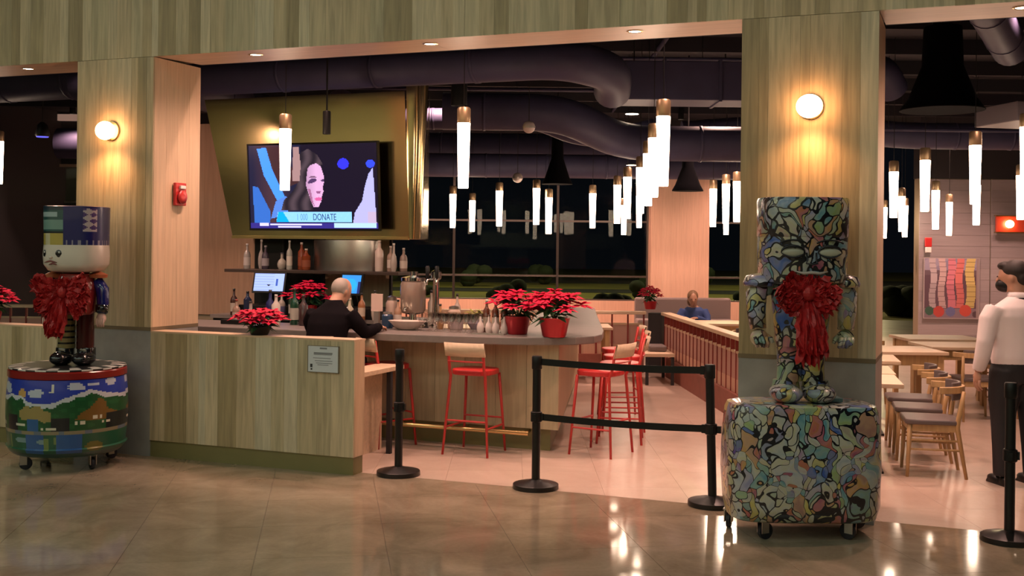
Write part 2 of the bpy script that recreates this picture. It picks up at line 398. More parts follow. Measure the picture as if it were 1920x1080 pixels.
# soffits of the three openings, lifted a little towards the dining room
CL0, CL1, CR0, CR1 = -7.255, -6.435, -1.44, -.535
def soffit(n, x0, x1):
    r = struct('trim_%d' % n)
    k = max(1, round((x1 - x0) / 2.4)); w = (x1 - x0) / k
    for i in range(k):
        a, b = x0 + i * w + .001, x0 + (i + 1) * w - .001
        MB().add([(a, YF, 3.41), (b, YF, 3.41), (b, YB, 3.435), (a, YB, 3.435), (a, YF, 3.44), (b, YF, 3.44), (b, YB, 3.47), (a, YB, 3.47)],
                 [(0, 3, 2, 1), (4, 5, 6, 7), (0, 1, 5, 4), (2, 3, 7, 6), (1, 2, 6, 5), (0, 4, 7, 3)]).build('soffit_board', M_soffit, r)
    MB().box(x0, x1, YB, YB + .02, 3.435, 4.62).build('header', M_darkwall, r)
soffit(1, -12, CL0); soffit(2, CL1, CR0); soffit(3, CR1, 4)

def column(name, x0, x1, z_band=1.07):
    r = struct(name)
    MB().box(x0 + .012, x1 - .012, YF + .018, YB, 0, 3.41).build('column_core', M_core, r)
    clad(r, x0, x1, z_band + .03, 3.407, YF, M_plank, .118)
    clad_side(r, x1, YF + .018, YB, z_band + .03, 3.407, M_jamb, 1)
    clad_side(r, x0, YF + .018, YB, z_band + .03, 3.407, M_jamb, -1)
    MB().box(x0 - .002, x1 + .002, YF - .004, YB, z_band, z_band + .03).build('band', M_band, r)
    MB().box(x0, x1, YF, YB, .0, z_band).build('stone_base', M_stone, r)
column('wall_column', CL0, CL1); column('wall_column', CR0, CR1)

def low_wall(name, x0, x1, end=False):
    r = struct(name)
    MB().box(x0, x1 - (.012 if end else 0), YF + .018, 8.085, .14, 1.055).build('wall_core', M_core, r)
    MB().box(x0, x1 - .006, YF + .012, 8.075, 0, .138).build('kick_board', M_kick, r)
    clad(r, x0, x1, .14, 1.055, YF, M_plank, .123)
    MB().box(x0, x1, YF - .003, 8.10, 1.055, 1.07).build('cap', M_soffit, r)
    if end: clad_side(r, x1, YF + .018, 8.085, .14, 1.055, M_jamb, 1, .17)
low_wall('wall_low', CL1, -4.46, True); low_wall('wall_low', -11.2, CL0)

# ---- window wall at the back, square to the dining room's own grid
WD = 24.5
R_in = lambda l, f, z=0: (Matrix.Translation(W(l, f, z)) @ Matrix.Rotation(TH, 4, 'Z'))
M_peach = wood('peach_wall', [(0, (.60, .37, .26)), (1, (.64, .41, .29))], .1)
wb = struct('wall_back', W(0, WD), TH)
MB().box(-17, 2.9, 0, .2, 0, .70).build('sill_wall', M_peach, wb)
MB().box(4.15, 7.8, 0, .2, 0, .70).build('sill_wall', M_peach, wb)
MB().box(-17, 7.8, -.05, .2, 3.47, 4.62).build('head_wall', M_darkwall, wb)
MB().box(-17, 7.8, -.09, -.05, 3.44, 3.50).build('head_rail', mat('dull_bronze', (.30, .22, .17), .5), wb)
MB().box(-17, -7.6, -.16, -.09, 4.42, 4.56).build('glowing_beam', mat('glowing_pale_beam', (.62, .45, .35), .6, emit=(.9, .55, .42), es=.22), wb)  # pale beam; its glow stands in for light falling on it
M_mull = mat('mullion', (.10, .085, .075), .4, .5)
for n, (a, b) in enumerate(((-16.9, -7.6), (-7.6, -1.25), (-1.25, .98), (.98, 2.92), (4.13, 6.0), (6.0, 7.78)), 1):
    w = struct('window_%d' % n, W(0, WD), TH)
    MB().box(a, b, .08, .09, .70, 3.47).build('pane', M_glass, w)
    f = MB()
    for x in (a, b): f.box(x - .025, x + .025, .04, .12, .70, 3.47)
    f.build('mullion', M_mull, w)
    f = MB()
    zz = (2.4, 1.22) if n > 1 else (2.7, 1.22)
    for z in zz: f.box(a + .025, b - .025, .05, .11, z - .02, z + .02)
    f.box(a + .025, b - .025, .05, .11, .70, .73)
    f.build('transom', M_mull, w)
# black lower panels in the leftmost window bay
for k in range(4):
    MB().box(-15.6 + k * 1.75, -13.9 + k * 1.75, .02, .045, 1.30, 2.66).build('blind', M_black, bpy.data.objects['window_1'])
pc = struct('wall_pier', W(3.53, 24.2), TH)
clad(pc, -.61, .61, .55, 3.36, -.22, M_peach, .2, 'board'); MB().box(-.6, .6, -.2, .45, 0, 3.36).build('pier_core', M_peach, pc)
MB().box(-.63, .63, -.24, -.2, 0, .55).build('pier_base', M_stone, pc)
# grey boarded wall on the right with a nearer return
wr = struct('wall_right', W(8.55, 22.0), TH)
for k in range(15):
    MB().box(-.70, .66, 0, .03, k * .215 + .004, (k + 1) * .215).build('board', M_gwall, wr)
MB().box(-.70, .68, .03, .3, 0, 3.24).build('wall_core', M_core, wr)
MB().box(-.72, 6.5, -.05, .3, 3.24, 4.62).build('head_wall', M_darkwall, wr)
for k in range(15):
    MB().box(.66, 6.5, -.06, -.03, k * .215 + .004, (k + 1) * .215).build('board', M_gwall, wr)
MB().box(.67, 6.5, -.03, .3, 0, 3.24).build('wall_core', M_core, wr)
# side walls closing the dining room
ws = struct('wall_side')
MB().box(6.0, 6.1, 8.56, 30, 0, 4.62).build('wall_panel', M_gwall, ws)
ws = struct('wall_side')
MB().box(-18.2, -18, 8.1, 26, 0, 4.62).build('wall_panel', M_darkwall, ws)
# short boarded wall behind the bar
wk = struct('wall_bar', (0, 11.7, 0))
clad(wk, -9.6, -7.86, .95, 3.3, 0, wood('brown_board', [(0, (.40, .25, .16)), (1, (.47, .31, .21))], .15), .17, 'board')
MB().box(-9.6, -7.87, .018, .15, 0, 3.3).build('wall_core', M_core, wk)

# ---- outside at night
gr = struct('ground', W(0, 60, -.5), TH)
M_grass = mat('night_grass', (.18, .16, .035), .9, noise=.5, nscale=.4)
MB().box(-70, 70, -35.0, 70, -.05, 0).build('lawn', M_grass, gr)
for k, (a, b) in enumerate(((-16, -12.5), (0, 5), (16, 30))):
    MB().box(-70, 70, a, b, 0, .02).build('roadway', mat('asphalt', (.02, .02, .022), .9), gr)
for k in range(26):
    x = -26 + k * 2.0 + random.uniform(-.4, .4); f = (41, 52, 66, 47, 71)[k % 5] + random.random() * 2; h = random.uniform(.5, 1.5)
    m = MB()
    for q in range(7):
        m.ell((random.uniform(-.5, .5) * h, random.uniform(-.4, .4) * h, h * random.uniform(.25, .7)), (h * .4, h * .4, h * .32), 8, 5)
    o = m.build('shrub', mat('night_shrub', (.02, .03, .012), .9) if k == 0 else bpy.data.materials['night_shrub'], None, True)
    o.location = W(x, f, -.5)
    tag(o, 'dark shrub on the night lawn outside the windows', 'shrub', 'dark shrubs outside the windows')
for x, f in ((-14, 50), (-2, 60), (10, 52), (20, 66)):  # unseen point lights added to brighten the night lawn
    d = bpy.data.lights.new('lawn_fill', 'POINT'); d.energy = 2300; d.color = (1, .80, .40); d.shadow_soft_size = .3
    o = bpy.data.objects.new('lawn_fill', d); o.location = W(x, f, 8.5); COL.objects.link(o)

# ------------------------------------------------------------------ the bar
outer = [(-7.6, 9.06), (-5.2, 9.10), (-4.3, 9.15), (-3.75, 9.24), (-3.40, 9.38), (-3.17, 9.56), (-3.07, 9.78), (-3.08, 10.05), (-3.20, 10.5), (-3.88, 12.5), (-4.55, 14.5)]
inner = [(-5.25, 14.3), (-4.58, 12.3), (-3.98, 10.5), (-4.08, 10.12), (-4.45, 9.92), (-7.6, 9.86)]
t = tag(MB().prism(outer + inner, .962, 1.03).build('bar_counter', M_ctr, None, bevel=.008), 'long grey-brown bar counter top with a rounded right end', 'counter')
bb = thing('bar_cabinet', 'olive panelled bar base with brass foot rail under the counter', 'bar')
M_barp = wood('bar_panel_wood', [(0, (.42, .34, .21)), (1, (.50, .41, .26))], .18)
MB().prism([(-7.6, 9.57), (-3.36, 9.57), (-4.72, 14.3), (-5.15, 14.2), (-3.95, 10.1), (-7.6, 10.0)], .2, .96).build('carcass', M_core, bb)
MB().prism([(-7.6, 9.62), (-3.42, 9.62), (-4.75, 14.3), (-5.1, 14.2), (-3.95, 10.05), (-7.6, 10.0)], 0, .2).build('kick', M_kick, bb)
for k in range(14):
    MB().box(-7.55 + k * .302, -7.55 + (k + 1) * .302 - .003, 9.55, 9.572, .2, .96).build('panel', M_barp, bb)
dx, dy = (-4.72 + 3.34), (14.3 - 9.56); L = math.hypot(dx, dy); an = math.atan2(dy, dx)
for k in range(14):
    MB().box(k * L / 14, (k + 1) * L / 14 - .003, -.022, 0, .2, .96).xform(Matrix.Translation((-3.345, 9.555, 0)) @ Matrix.Rotation(an, 4, 'Z')).build('panel', M_jamb, bb)
fr = MB().tube([(-7.5, 9.33, .19), (-3.52, 9.33, .19)], .02, 8).build('foot_rail', M_brass, bb, True)
m = MB()
for x in (-5.9, -4.9, -4.22, -3.62): m.tube([(x, 9.33, .19), (x, 9.64, .16)], .014, 6)
m.build('bracket', M_brass, fr)

# ---- bar stools
def make_stool(label):
    r = thing('bar_stool', label, 'stool')
    MB().prism([(.19 * math.cos(a) * (abs(math.cos(a)) ** -.35 if abs(math.cos(a)) > .05 else 1), .19 * math.sin(a) * (abs(math.sin(a)) ** -.35 if abs(math.sin(a)) > .05 else 1)) for a in [2 * PI * k / 24 for k in range(24)]], .695, .745).build('seat', M_redseat, r, bevel=.012)
    for sx in (-1, 1):
        MB().tube([(sx * .16, .15, .70), (sx * .205, .20, 0)], [.014, .011], 8).build('leg', M_red, r, True)
        MB().tube([(sx * .165, -.23, .965), (sx * .165, -.19, .74), (sx * .165, -.165, .69), (sx * .215, -.215, 0)], [.013, .014, .014, .011], 8).build('leg', M_red, r, True)
    m = MB()
    q = lambda z: (.16 + (.70 - z) * .045 / .7 * 1.1)
    for z in (.30,):
        p = q(z); m.tube([(p, .17, z), (-p, .17, z)], .009, 6); m.tube([(p, -.19, z), (-p, -.19, z)], .009, 6)
    for sx in (-1, 1): m.tube([(sx * .19, .18, .24), (sx * .195, -.20, .24)], .009, 6)
    m.build('foot_ring', M_red, r)
    for z0, z1 in ((.865, .985),):
        vs = []; n = 9
        m = MB()
        for i in range(n - 1):
            a, b = -1 + 2 * i / (n - 1), -1 + 2 * (i + 1) / (n - 1)
            ya, yb = -.245 - .03 * (1 - a * a), -.245 - .03 * (1 - b * b)
            m.add([(a * .19, ya + .03, z0), (b * .19, yb + .03, z0), (b * .19, yb, z1), (a * .19, ya, z1), (a * .19, ya + .016, z0), (b * .19, yb + .016, z0), (b * .19, yb - .014, z1), (a * .19, ya - .014, z1)],
                  [(0, 1, 2, 3), (5, 4, 7, 6), (3, 2, 6, 7), (1, 0, 4, 5)])
        m.build('backrest', M_pale, r, True)
    m = MB(); 
    m.tube([(-.165, -.215, .82), (0, -.235, .82), (.165, -.215, .82)], .008, 6); m.build('back_slat', M_red, r)
    return r
st = make_stool('red bar stool at the middle of the bar front, clear of the posts')
st.location = (-4.0, 9.27, 0); st.rotation_euler = (0, 0, -.02)
dup(st, (-4.92, 9.32, 0), -.5, 'red bar stool partly behind the leftmost black post')
dup(st, (-5.27, 8.83, 0), .1, 'red bar stool with the man in the dark sweater sitting on it', scale=1.045)
SG = None
for (l, f, rz, lab) in ((.80, 10.12, math.radians(80), 'red bar stool at the rounded right corner of the bar, nearest of its row'),
                        (1.03, 10.78, math.radians(104), 'second red bar stool along the right side of the bar'),
                        (1.12, 11.5, math.radians(110), 'third red bar stool along the right side of the bar'),
                        (1.17, 12.3, math.radians(115), 'fourth red bar stool along the right side of the bar, farthest back')):
    dup(st, W(l, f), rz, lab)

# ---- side shelf behind the low wall
r = thing('side_table', 'pale narrow table tucked behind the end of the low wall', 'table', (-4.68, 8.62, 0))
MB().box(-.21, .05, -.5, .50, .72, .76).build('table_top', M_pale, r, bevel=.004)
MB().box(-.19, -.15, -.46, .46, 0, .72).build('side_panel', M_pale, r)
MB().box(.0, .04, -.44, -.40, 0, .72).build('leg', M_darkwall, r); MB().box(.0, .04, .26, .30, 0, .72).build('leg', M_darkwall, r)

# ---- back bar: cabinet, dark back panel, shelf, steel drum, brass hood
r = thing('back_bar', 'dark back bar cabinet with a glossy black and wood back panel', 'cabinet', (-6.75, 11.2, 0))
MB().box(-1.2, 1.25, -.35, .35, 0, .98).build('cabinet_body', M_darkwall, r)
MB().box(-1.22, 1.27, -.38, .36, .98, 1.02).build('worktop', M_ctr, r)
for k in range(4):
    d = MB().box(-1.18 + k * .61, -.60 + k * .61, -.372, -.35, .06, .95).build('door', mat('cabinet_door', (.05, .04, .035), .4) if k == 0 else bpy.data.materials['cabinet_door'], r)
    MB().box(-.68 + k * .61, -.66 + k * .61, -.392, -.372, .5, .7).build('handle', M_steel, d)
MB().box(-1.12, -.16, .34, .36, 1.02, 1.885).build('black_panel', M_black, r)
MB().box(-.16, .72, .34, .36, 1.02, 1.885).build('wood_panel', M_barp, r)
for x in (-.7, -.16, .3, .72): MB().box(x - .012, x + .012, .3, .34, 1.02, 1.885).build('upright', M_darkwall, r)
t = tag(MB().box(-7.9, -5.66, 10.98, 11.46, 1.50, 1.535).build('bottle_shelf', mat('dark_shelf', (.05, .035, .028), .3), None, bevel=.004), 'dark shelf of bottles under the brass hood', 'shelf')
m = MB(); m.lathe([(.415, 0), (.42, .01), (.42, .33), (.415, .34)], 32, (-6.45, 11.26, 1.536), 1.0, .42)
o = tag(smooth_angle(m.build('steel_drum', M_steel, None)), 'brushed steel drum standing on the bottle shelf under the hood', 'drum')

def hood():
    r = thing('brass_hood', 'big polished brass hood carrying the television above the back bar', 'hood', (-6.9, 11.36, 0))
    # front sheet leans out towards the top; right side rolled into a half column
    M_b = mat('polished_brass', (.80, .64, .32), .15, 1.0, bump=.10, nscale=1.6)
    z0, z1 = 1.90, 3.52
    B = [(-1.12, -.05), (1.20, -.05)]; T = [(-1.46, -.16), (1.18, -.16)]
    vs = []; nx, nz = 10, 6
    m = MB()
    def P(u, v):
        xa = B[0][0] + (B[1][0] - B[0][0]) * u; xb = T[0][0] + (T[1][0] - T[0][0]) * u
        return (xa + (xb - xa) * v, -.05 - .11 * v, z0 + (z1 - z0) * v)
    m.add([P(i / nx, j / nz) for j in range(nz + 1) for i in range(nx + 1)], [(j * (nx + 1) + i, j * (nx + 1) + i + 1, (j + 1) * (nx + 1) + i + 1, (j + 1) * (nx + 1) + i) for j in range(nz) for i in range(nx)])
    m.add([P(0, 0), P(1, 0), (.95, .9, z0), (-1.1, .9, z0)], [(0, 3, 2, 1)])
    m.build('front_sheet', M_b, r)
    MB().add([P(0, 0), P(0, 1), (-1.4, .9, z1), (-1.1, .9, z0)], [(0, 1, 2, 3)]).build('left_sheet', M_b, r)
    m = MB(); n = 14
    for i in range(n + 1):
        a = -PI / 2 + (PI / 2 + .6) * i / n; c_, s_ = math.cos(a), math.sin(a)
        for z, R, bx, by in ((z0, .10, 1.18, .05), (z1 + .09, .17, 1.20, .01)): m.v.append((bx + R * c_, by + R * s_, z))
    for i in range(n): m.f.append((2 * i, 2 * i + 2, 2 * i + 3, 2 * i + 1)); m.c.append(None)
    m.build('rolled_edge', M_b, r, True)
    MB().add([(1.27, .10, z0), (1.36, .10, z1 + .05), (.95, .95, z1 + .05), (.95, .95, z0)], [(0, 1, 2, 3)]).build('right_sheet', M_b, r)
    m = MB(); p0, p1 = P(0, 0), P(1, 0)
    m.box(p0[0], p1[0], -.075, -.045, z0 - .012, z0 + .02); m.build('bottom_trim', M_brass, r)
    return r
hood()

# ---- television
def poly_in(p, x, y):
    c = False; j = len(p) - 1
    for i in range(len(p)):
        if (p[i][1] > y) != (p[j][1] > y) and x < (p[j][0] - p[i][0]) * (y - p[i][1]) / (p[j][1] - p[i][1]) + p[i][0]: c = not c
        j = i
    return c
def tvcol(u, v):
    x, y = 40 + u * 1390, 60 + v * 950
    c = (.006, .003, .014)
    if x < 620: c = (.01 + .05 * max(0, 1 - abs(x - 300) / 220), .010 + .015 * max(0, 1 - abs(x - 300) / 220), .035)
    if poly_in([(250, 80), (380, 80), (620, 480), (420, 560), (330, 420)], x, y): c = (.05, .018, .022)
    if poly_in([(135, 95), (240, 88), (300, 330), (430, 640), (400, 700), (345, 690), (205, 400)], x, y): c = (.06, .27, .95)
    if poly_in([(75, 520), (140, 540), (270, 820), (260, 950), (85, 950)], x, y): c = (.03, .13, .5)
    if poly_in([(330, 700), (440, 640), (520, 700), (440, 860), (270, 900)], x, y): c = (.08, .2, .62)
    if (x - 1075) ** 2 + (y - 285) ** 2 < 3600: c = (.03, .03, .95)
    if (x - 1360) ** 2 + (y - 290) ** 2 < 2100: c = (.03, .06, .8)
    if poly_in([(1385, 335), (1412, 945), (1165, 945), (1185, 830), (1265, 700), (1300, 530), (1340, 400)], x, y): c = (.42, .40, .80) if y < 820 or x < 1320 else (.5, .38, .55)
    if poly_in([(600, 165), (700, 110), (800, 180), (860, 290), (700, 350), (690, 480), (740, 800), (390, 800), (420, 690), (520, 590), (590, 480)], x, y):
        h = .5 + .5 * math.sin(x * .045 + y * .012 + math.sin(y * .02)); c = (.015 + .055 * h, .010 + .035 * h, .018 + .04 * h)
    if poly_in([(540, 90), (600, 90), (620, 300), (600, 470), (520, 470)], x, y): c = (.35, .2, .2)
    if poly_in([(690, 340), (720, 295), (790, 275), (835, 310), (862, 400), (868, 480), (850, 545), (858, 590), (845, 620), (832, 700), (800, 765), (745, 765), (715, 690), (690, 600), (668, 520)], x, y):
        k = .65 + .35 * min(1, max(0, (x - 660) / 120)); c = (.66 * k, .36 * k, .60 * k)
        if poly_in([(685, 490), (720, 450), (780, 448), (790, 465), (760, 490), (700, 505)], x, y) or poly_in([(832, 465), (866, 452), (866, 480), (842, 486)], x, y): c = (.07, .03, .10)
        if poly_in([(690, 440), (730, 418), (790, 425), (786, 438), (730, 434)], x, y): c = (.16, .07, .14)
        if poly_in([(775, 590), (835, 585), (820, 612), (785, 612)], x, y): c = (.26, .08, .20)
        if poly_in([(752, 672), (800, 655), (838, 662), (828, 692), (775, 698)], x, y): c = (.62, .10, .30)
        if poly_in([(690, 560), (715, 560), (740, 700), (760, 765), (715, 700)], x, y): c = (.33, .12, .24)
    if poly_in([(350, 818), (1155, 818), (1155, 942), (330, 942)], x, y): c = (.25, .56, .90) if (x + y * .6) % 60 > 4 else (.28, .60, .92)
    if poly_in([(358, 818), (405, 818), (475, 938), (330, 938)], x, y): c = (.0, .36, 1.0)
    if y > 945:
        c = (.03, .02, .2)
        if 140 < x < 245 and y < 985 or 262 < x < 830 and 955 < y < 978 or 345 < x < 605 and 986 < y < 1002: c = (.62, .58, .95)
        if 965 < x < 1410 and y < 1004: c = (.42, .62, .95)
    return c
def grid_picture(w, h, nx, ny, fn):
    m = MB()
    m.v = [(-w / 2 + w * i / nx, 0, h - h * j / ny) for j in range(ny + 1) for i in range(nx + 1)]
    for j in range(ny):
        for i in range(nx):
            a = j * (nx + 1) + i; m.f.append((a, a + nx + 1, a + nx + 2, a + 1)); m.c.append(fn((i + .5) / nx, (j + .5) / ny))
    return m
def text_mesh(body, size, m, name, parent, loc, rot=(PI / 2, 0, 0), ext=.001, sx=1):
    cu = bpy.data.curves.new(name, 'FONT'); cu.body = body; cu.size = size; cu.extrude = ext; cu.align_x = 'LEFT'
    tmp = bpy.data.objects.new('t', cu); COL.objects.link(tmp); bpy.context.view_layer.update()
    me = bpy.data.meshes.new_from_object(tmp.evaluated_get(bpy.context.evaluated_depsgraph_get()))
    bpy.data.objects.remove(tmp); me.materials.clear(); me.materials.append(m)
    o = bpy.data.objects.new(name, me); COL.objects.link(o); o.parent = parent; o.location = loc; o.rotation_euler = rot; o.scale = (sx, 1, 1)
    return o
tv = thing('television', 'wall television showing a dark-haired woman with a blue DONATE banner', 'television', (-6.81, 11.12, 1.985))
tvt = bpy.data.objects.new('casing', MB().box(-.845, .845, .012, .045, -.005, .985).mesh('casing')); tvt.data.materials.append(M_black); COL.objects.link(tvt); tvt.parent = tv
tv.rotation_euler = (math.radians(4.5), 0, 0)
sc_ = grid_picture(1.66, .945, 190, 106, tvcol).build('screen', M_screen, tv); sc_.location = (0, .004, .02)
m = MB(); m.box(-.845, .845, -.004, .012, .966, .985); m.box(-.845, .845, -.004, .012, -.005, .018); m.box(-.845, -.830, -.004, .012, .018, .966); m.box(.830, .845, -.004, .012, .018, .966); m.build('bezel', M_black, tv)
MB().box(-.2, .2, .06, .16, .3, .7).build('mount', M_blackm, tv)
tx = lambda x: -.83 + (x - 40) / 1390 * 1.66
tz = lambda y: .945 - (y - 60) / 950 * .945
M_txt = mat('banner_ink', (.02, .02, .05), .5, emit=(.02, .05, .22), es=1); M_txt2 = mat('pale_banner_ink', (.1, .2, .3), .5, emit=(.13, .36, .66), es=1)
text_mesh('DONATE', .105, M_txt, 'banner_text', sc_, (tx(735), -.0025, tz(916)), sx=.70)
text_mesh('1 000', .105, M_txt2, 'banner_text', sc_, (tx(555), -.0025, tz(916)), sx=.62)

# ---- two till screens
def till(name, label, loc, rz, tilt, w, h, fn):
    r = thing(name, label, 'screen', loc, rz)
    p = MB().box(-w / 2 - .02, w / 2 + .02, .004, .03, -.02, h + .02).build('casing', M_black, r)
    s = grid_picture(w, h, 30, 20, fn).build('display', M_screen, r)
    for o in (p, s): o.rotation_euler = (-tilt, 0, 0); o.location = (0, 0, .16)
    MB().tube([(0, .12, .01), (0, .08, .14), (0, .035, .24)], .03, 8).build('stand', M_black, r, True)
    MB().box(-.12, .12, .02, .2, 0, .015).build('base', M_black, r)
    return r
def t1(u, v):
    if .72 < u < .80 and .3 < v < .72: return (.03, .08, .4)
    if (v * 20) % 3 < .6 and u < .66: return (.28, .36, .85)
    return (.36, .46, .95)
def t2(u, v):
    if (u - .45) ** 2 + (v - .55) ** 2 < .14: return (.02, .35, .95)
    if u > .86 and v > .35: return (.01, .02, .12)
    return (.03, .25, .70)
till('till_screen', 'lit pale blue till screen under the left of the bottle shelf', (-7.22, 10.85, 1.14), .12, .25, .36, .2, t1)
till('till_screen', 'lit bright blue till screen beside the head of the seated man', (-6.18, 10.85, 1.14), -.15, .2, .26, .2, t2)
tag(MB().box(-7.6, -5.8, 10.84, 11.3, 1.0215, 1.138).build('till_riser', M_black, None, bevel=.005), 'black riser box under the two till screens', 'box')

# ---- bottles and glasses
def bottle(label, loc, h, r, col, style=0, rough=.15, cap=(.02, .02, .02), group=None, lbl=None):
    k = 'bottle_%s' % '_'.join('%d' % int(c * 99) for c in col)
    m = bpy.data.materials.get(k) or mat(k, col, rough, spec=.6)
    kc = 'cap_%s' % '_'.join('%d' % int(c * 99) for c in cap); mc = bpy.data.materials.get(kc) or mat(kc, cap, .35)
    root = thing('bottle', label, 'bottle', loc, random.uniform(0, 6), group)
    prof = [(r * .94, 0), (r, .01), (r, h * .55), (r * .85, h * .64), (r * .34, h * .74), (r * .30, h * .93)]
    if style == 1: prof = [(r * .94, 0), (r, .01), (r, h * .66), (r * .55, h * .74), (r * .36, h * .80), (r * .34, h * .93)]
    if style == 2: prof = [(r * .7, 0), (r, h * .16), (r * 1.05, h * .34), (r * .8, h * .52), (r * .34, h * .64), (r * .3, h * .93)]
    smooth_angle(MB().lathe(prof, 14).build('body', m, root))
    MB().lathe([(r * .36, h * .92), (r * .36, h)], 10).build('cap', mc, root, True)
    if lbl: 
        kl = 'label_%s' % '_'.join('%d' % int(c * 99) for c in lbl); ml = bpy.data.materials.get(kl) or mat(kl, lbl, .6)
        MB().lathe([(r * 1.015, h * .14), (r * 1.015, h * .46)], 14, cap=False).build('paper_label', ml, root, True)
    return root
ZS = 1.537
for i, (x, h, r, col, st_, cap, lb, lab) in enumerate([
    (-7.70, .29, .040, (.30, .29, .27), 0, (.5, .5, .5), (.45, .42, .4), 'pale clear bottle at the left end of the shelf'),
    (-7.56, .34, .036, (.32, .30, .29), 2, (.6, .58, .55), None, 'tall clear bottle with a bulging body, second on the shelf'),
    (-7.45, .27, .042, (.05, .04, .06), 0, (.3, .3, .32), (.30, .28, .30), 'dark bottle with a grey paper label, third on the shelf'),
    (-7.28, .19, .052, (.42, .40, .34), 2, (.1, .1, .12), None, 'squat pale round bottle in the middle of the left shelf group'),
    (-7.13, .33, .034, (.36, .38, .34), 0, (.45, .5, .45), (.60, .58, .5), 'tall slim pale bottle with a cream label on the shelf'),
    (-7.02, .31, .042, (.20, .045, .015), 1, (.55, .5, .45), (.26, .06, .02), 'amber bottle left of the two squat amber ones'),
    (-6.91, .24, .050, (.22, .05, .015), 1, (.7, .6, .5), (.25, .07, .03), 'squat amber bottle with a pale stopper on the shelf'),
    (-6.80, .25, .044, (.16, .03, .012), 1, (.75, .65, .55), None, 'dark amber bottle next to the steel drum'),
    (-5.98, .34, .046, (.60, .50, .44), 1, (.6, .55, .5), (.55, .45, .4), 'tall whitish bottle right of the steel drum'),
    (-5.88, .28, .040, (.34, .24, .19), 0, (.6, .55, .5), (.6, .52, .46), 'brown bottle with a white label right of the steel drum'),
    (-5.80, .31, .036, (.42, .36, .32), 2, (.7, .65, .6), None, 'clear bulging bottle near the right end of the shelf'),
    (-5.72, .26, .042, (.25, .18, .15), 0, (.6, .55, .5), (.55, .48, .42), 'small bottle at the very right end of the shelf')]):
    bottle(lab, (x, 11.14 + .08 * (i % 2), ZS), h, r, col, st_, cap=cap, lbl=lb)
# bottles on the bar counter at the far left
for i, (x, y, h, r, col, st_, cap, lb, lab) in enumerate([
    (-6.72, 9.55, .24, .04, (.30, .20, .15), 0, (.3, .06, .04), (.5, .45, .4), 'small brown bottle beside the left jamb of the opening'),
    (-6.60, 9.62, .22, .05, (.34, .28, .25), 2, (.05, .04, .04), None, 'squat clear bottle near the left jamb of the opening'),
    (-6.36, 9.60, .34, .045, (.02, .02, .10), 0, (.05, .05, .03), (.03, .03, .20), 'tall dark blue bottle at the left of the counter'),
    (-6.24, 9.52, .30, .044, (.55, .48, .42), 1, (.6, .55, .5), (.66, .58, .5), 'white bottle beside the tall dark blue bottle'),
    (-6.12, 9.66, .36, .042, (.01, .05, .025), 0, (.04, .03, .02), (.45, .42, .36), 'dark green bottle with a pale label behind the poinsettia'),
    (-5.98, 9.60, .30, .045, (.04, .02, .02), 1, (.05, .02, .02), None, 'dark bottle just behind the poinsettia on the low wall'),
    (-5.62, 9.60, .24, .055, (.02, .02, .05), 2, (.2, .18, .2), (.3, .28, .3), 'black bottle left of the seated man'),
    (-5.50, 9.66, .28, .042, (.40, .36, .26), 0, (.5, .45, .4), None, 'yellowish bottle left of the seated man'),
    (-5.44, 9.50, .20, .035, (.30, .30, .34), 1, (.4, .4, .4), (.5, .5, .6), 'small grey bottle at the left elbow of the seated man')]):
    bottle(lab, (x, y, 1.031), h, r, col, st_, cap=cap, lbl=lb)
for i, (x, y, h, r, col, st_, lb, lab) in enumerate([
    (-7.62, 10.78, .30, .04, (.05, .02, .015), 0, (.42, .36, .3), 'brown bottle on the back bar worktop, first from the left'), (-7.48, 10.84, .27, .045, (.02, .03, .07), 1, None, 'dark blue bottle on the back bar worktop below the pale till screen'),
    (-6.98, 10.76, .26, .04, (.40, .35, .30), 0, (.1, .1, .2), 'pale bottle with a dark label on the back bar worktop'), (-6.86, 10.78, .31, .038, (.03, .06, .03), 1, (.5, .46, .4), 'green bottle with a white label on the back bar worktop'),
    (-5.98, 10.76, .29, .04, (.30, .12, .05), 0, (.5, .4, .3), 'amber bottle on the back bar worktop right of the blue till screen'), (-5.84, 10.80, .32, .04, (.45, .38, .32), 2, None, 'clear bulging bottle at the right end of the back bar worktop')]):
    bottle(lab, (x, y, 1.022), h, r, col, st_, lbl=lb)
for i, (x, y, h, r, col, st_, lb, lab) in enumerate([
    (-5.08, 9.86, .27, .036, (.34, .20, .13), 0, (.55, .46, .4), 'brown bottle with a cream label left of the drink dispenser'), (-4.83, 10.08, .36, .036, (.48, .38, .32), 1, None, 'tall pale bottle just right of the drink dispenser'),
    (-4.62, 9.84, .24, .034, (.40, .22, .10), 2, None, 'small orange bottle in front of the tap tower'), (-4.58, 10.14, .33, .034, (.42, .33, .28), 0, (.6, .5, .45), 'pale labelled bottle behind the tap tower')]):
    bottle(lab, (x, y, 1.031), h, r, col, st_, lbl=lb)
tag(MB().box(-6.8, -6.45, 9.40, 9.50, 1.031, 1.075).build('drip_tray', M_black, None, bevel=.004), 'long black drip tray at the left end of the counter', 'tray')
